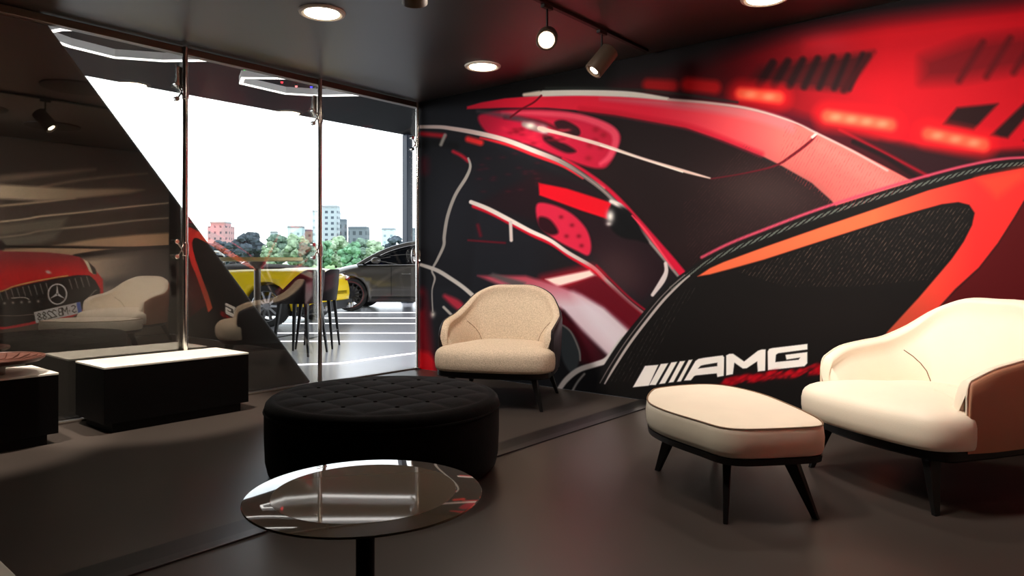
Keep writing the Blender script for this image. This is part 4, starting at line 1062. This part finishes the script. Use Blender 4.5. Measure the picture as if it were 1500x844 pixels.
def wheel(parent, x, y, r, side, m_rim, spokes=10, steer=0, line=None):
    """side -1: outer face towards -y"""
    w = empty('wheel', (x, y, r)); w.parent = parent; w.rotation_euler = (0, 0, steer)
    s = side
    def L(prof, mat_, nm):
        b = MB(); n = 48; b.rings([[(q[0]*math.cos(2*PI*j/n), s*q[1], q[0]*math.sin(2*PI*j/n)) for j in range(n)] for q in prof], cap=False); return b.build(nm, mat_, w, angle=40)
    L([(r*.70, -.10), (r*.94, -.115), (r, -.09), (r, .09), (r*.94, .115), (r*.74, .112), (r*.70, .10)], M['tyre'], 'tyre')
    L([(r*.72, -.10), (r*.66, -.05), (r*.66, .06), (r*.70, .11), (r*.735, .108)], m_rim, 'rim')
    L([(.001, .01), (r*.5, .01), (r*.5, -.01), (.001, -.01)], M['disc'], 'brake_disc')
    b = MB()
    for k in range(spokes):
        a = 2*PI*k/spokes; ca, sa = math.cos(a), math.sin(a); pa, pb = -sa, ca
        def pt(rad, wd, dep): return (rad*ca+wd*pa, s*dep, rad*sa+wd*pb)
        b.rings([[pt(r*.10, -.020, .07), pt(r*.10, .020, .07), pt(r*.10, .02, .03), pt(r*.10, -.02, .03)],
                 [pt(r*.69, -.014, .095), pt(r*.69, .014, .095), pt(r*.69, .014, .05), pt(r*.69, -.014, .05)]])
    b.build('spokes', m_rim, w)
    b = MB(); b.cyl((0, s*.03, 0), (0, s*.085, 0), r*.17, r*.15, n=24); b.build('hub', m_rim, w)
    if line: L([(r*.735, .113), (r*.765, .116), (r*.79, .114)], line, 'rim_line')
    return w
def car_body(st, name, m, parent, cuts, n=14):
    """st: list of (x, halfwidth, zbottom, zshoulder, zcentre top, tumble)"""
    cs = catmull(st, 4); rr = []
    for x, w, zb, zs, zt, tb in cs:
        half = [(0, zb), (w*.80, zb), (w*.93, zb+.04), (w*.985, zb+.14), (w, zb+(zs-zb)*.45), (w*.985, zb+(zs-zb)*.72), (w*.95, zs-.06), (w*.90, zs-.01), (w*(.82-tb*.1), zs+(zt-zs)*.35), (w*.5, zs+(zt-zs)*.85), (0, zt)]
        ring = half+[(-a, c) for a, c in half[1:-1]][::-1]
        rr.append([(x, a, c) for a, c in ring])
    o = MB().rings(rr).build(name, m, parent, angle=38)
    cut = [MB().cyl((cx, sy*.55, r), (cx, sy*1.3, r), rad, n=40).build('cutter', None, parent) for cx, r, rad in cuts for sy in (-1, 1)]
    bpy.context.view_layer.update(); boolcut(o, cut); 
    for cx, r, rad in cuts:
        pass
    return o
# --- grey car: heading to the left of the picture (-x), near flank at -y
X0, Yc = -4.40, 16.15; x, y = R(X0, Yc)
t = empty('parked_car', (x, y, 0), TH, 'graphite grey car seen from its left side, parked behind the yellow one', 'car')
stn = [(0.02, .55, .34, .58, .62, 0), (.10, .74, .24, .66, .74, 0), (.3, .86, .20, .78, .87, 0), (.7, .915, .19, .90, .985, 0), (1.1, .92, .19, .965, 1.05, 0), (1.7, .92, .19, 1.0, 1.07, 0), (2.6, .92, .19, 1.02, 1.08, 0), (3.5, .92, .20, 1.04, 1.08, 0), (4.1, .89, .22, 1.04, 1.08, 0), (4.4, .80, .28, .96, 1.0, 0), (4.5, .6, .36, .8, .85, 0)]
car_body(stn, 'body', M['greypaint'], t, [(.88, .36, .405), (3.62, .36, .405)])
gh = [(1.02, .74, 1.0, 1.03), (1.35, .74, 1.0, 1.22), (1.75, .71, 1.0, 1.40), (2.25, .66, 1.0, 1.52), (2.9, .65, 1.0, 1.55), (3.5, .64, 1.0, 1.51), (4.0, .62, 1.0, 1.36), (4.3, .62, 1.0, 1.08)]
rr = []
for x_, w, z0, z1 in catmull(gh, 4):
    half = [(0, z0), (.86, z0), (.80-(z1-z0)*.06, z0+(z1-z0)*.4), (w+.03, z0+(z1-z0)*.82), (w-.06, z1-.02), (w*.5, z1), (0, z1+.005)]
    rr.append([(x_, a, c) for a, c in half+[(-a, c) for a, c in half[1:-1]][::-1]])
MB().rings(rr).build('glasshouse', M['carglass'], t, angle=50)
for s in (-1, 1):
    a = [(x_, s*(w+.025), z1-.035) for x_, w, z0, z1 in catmull(gh, 4)]
    MB().tube(a, .042, 8).build('roof_rail', M['greypaint'], t)
    MB().tube([(p[0]+.04, p[1]+s*.03, p[2]-.035) for p in a[1:-1]], .011, 6).build('window_line', M['chromeline'], t)
    MB().tube([(1.24, s*.868, 1.0), (2.2, s*.872, 1.01), (4.1, s*.868, 1.03)], .010, 6).build('window_line', M['chromeline'], t)
    mb = MB().sphere((0, 0, 0), .11, 18, 10, (1.0, .55, .62)); mb.cyl((.02, -s*.08, -.05), (.02, 0, -.03), .025, n=10)
    q = mb.build('mirror', M['greypaint'], t); q.location = (1.46, s*.98, 1.10)
b = MB()
rr = []
for x_, w, z0, z1 in catmull(gh, 4)[8:25]:
    rr.append([(x_, w*.93, z1+.004), (x_, w*.5, z1+.018), (x_, 0, z1+.02), (x_, -w*.5, z1+.018), (x_, -w*.93, z1+.004), (x_, -w*.5, z1-.01), (x_, w*.5, z1-.01)])
b.rings(rr).build('roof', M['greypaint'], t, angle=50)
MB().box(1.35, 3.2, -.935, -.915, .27, .31).build('sill_trim', M['blackplastic'], t, bevel=.01)
MB().box(1.78, 1.79, -.926, -.912, .34, .98).build('door_gap', M['blackplastic'], t, smooth=False)
MB().box(2.02, 2.2, -.945, -.92, .80, .825).build('door_handle', M['chromeline'], t, bevel=.006)
for s in (-1, 1):
    wheel(t, .88, s*.79, .36, s, M['darkalloy'], 14, 0.18, M['redline']); wheel(t, 3.62, s*.79, .36, s, M['darkalloy'], 14, 0, M['redline'])
MB().box(.2, 4.3, -.62, .62, .18, .5).build('underbody', M['blackplastic'], t, smooth=False)
MB().sphere((.22, -.74, .70), .13, 14, 8, (1.1, .5, .5)).build('headlamp', M['chromeline'], t)

# --- yellow roadster: rear at the right
Xr, Yn = -2.95, 11.35; ang = math.radians(-9)
x, y = R(Xr-.1, Yn+.82)
t = empty('sports_car', (x, y, 0), TH+ang, 'bright yellow open sports car with dark folded top, tail turned to the glass', 'car')
stn = [(0.0, .50, .42, .60, .66, 0), (-.04, .72, .33, .68, .80, 0), (-.14, .84, .27, .80, .90, 0), (-.35, .91, .24, .88, .955, 0), (-.75, .945, .22, .90, .975, 0), (-1.25, .955, .20, .91, .98, 0), (-1.8, .93, .18, .90, .96, 0),
      (-2.6, .92, .17, .90, .95, 0), (-3.2, .935, .17, .88, .95, 0), (-3.8, .94, .18, .82, .88, 0), (-4.2, .88, .20, .72, .78, 0), (-4.45, .70, .25, .60, .66, 0), (-4.52, .45, .32, .5, .55, 0)]
car_body(stn, 'body', M['yellow'], t, [(-.80, .345, .40), (-3.62, .345, .39)])
# diffuser, exhausts, tail lamps, trim
MB().rings([[(-.30, -.86, .20), (-.30, .86, .20), (-.30, .88, .34), (-.30, -.88, .34)], [(.0, -.70, .24), (.0, .70, .24), (.02, .72, .40), (.02, -.72, .40)]]).build('diffuser', M['blackplastic'], t, bevel=.02)
for s in (-1, 1):
    for k in (0, 1):
        MB().cyl((-.1, s*(.50+.13*k), .29), (.05, s*(.50+.13*k), .29), .045, n=20).build('exhaust_pipe', M['chromeline'], t)
    MB().tube([(-.30, s*.885, .80), (-.16, s*.82, .795), (-.06, s*.70, .775), (-.01, s*.50, .75)], [.012, .028, .03, .018], 10).build('tail_lamp', M['lampred'], t)
    wheel(t, -.80, s*.82, .345, s, M['alloy'], 10); wheel(t, -3.62, s*.80, .335, s, M['alloy'], 10)
    MB().tube([(-1.95, s*.28, .95), (-1.93, s*.28, 1.045), (-1.88, s*.34, 1.075), (-1.86, s*.44, 1.07), (-1.86, s*.52, 1.03), (-1.86, s*.53, .95)], .03, 10).build('roll_hoop', M['alloy'], t)
    MB().sphere((-2.15, s*.38, .93), .17, 14, 10, (.5, 1, .8)).build('headrest', M['softtop'], t)
    q = MB().sphere((0, 0, 0), .1, 16, 8, (.9, .8, .6)).build('mirror', M['yellow'], t); q.location = (-3.0, s*1.0, .98)
rr = []
for x_, w, h in ((-.62, .42, .975), (-.75, .60, 1.0), (-1.1, .72, 1.025), (-1.5, .74, 1.04), (-1.75, .72, 1.04), (-1.82, .66, 1.0)):
    rr.append([(x_, w*math.cos(a), .93+(h-.93)*(math.sin(a)**.6 if math.sin(a) > 0 else 0)) for a in np.linspace(0, PI, 13)])
MB().rings(rr).build('soft_top', M['softtop'], t, angle=60)
MB().box(-2.75, -1.84, -.66, .66, .90, .965).build('cockpit', M['blackplastic'], t, bevel=.03)
MB().tube([(-2.75, -.74, .95), (-2.5, -.66, 1.18), (-2.45, -.4, 1.25), (-2.45, .4, 1.25), (-2.5, .66, 1.18), (-2.75, .74, .95)], .02, 8).build('windscreen_frame', M['chromeline'], t)
g = MB().grid([[(-2.75, -.72, .95), (-2.80, 0, .95), (-2.75, .72, .95)], [(-2.5, -.64, 1.18), (-2.47, 0, 1.25), (-2.5, .64, 1.18)]]); gg = g.build('windscreen', M['carglass'], t); md = gg.modifiers.new('s', 'SOLIDIFY'); md.thickness = .006
MB().box(-4.2, -.3, -.66, .66, .17, .45).build('underbody', M['blackplastic'], t, smooth=False)
MB().tube([(-.08, -.62, .865), (-.02, 0, .875), (-.08, .62, .865)], .012, 6).build('spoiler_lip', M['blackplastic'], t)
MB().box(-1.62, -1.61, -.955, -.93, .36, .86).build('door_gap', M['blackplastic'], t, smooth=False)
MB().tube([(-1.6, -.962, .46), (-2.4, -.955, .44), (-3.0, -.96, .46)], .012, 6).build('sill_crease', M['blackplastic'], t)
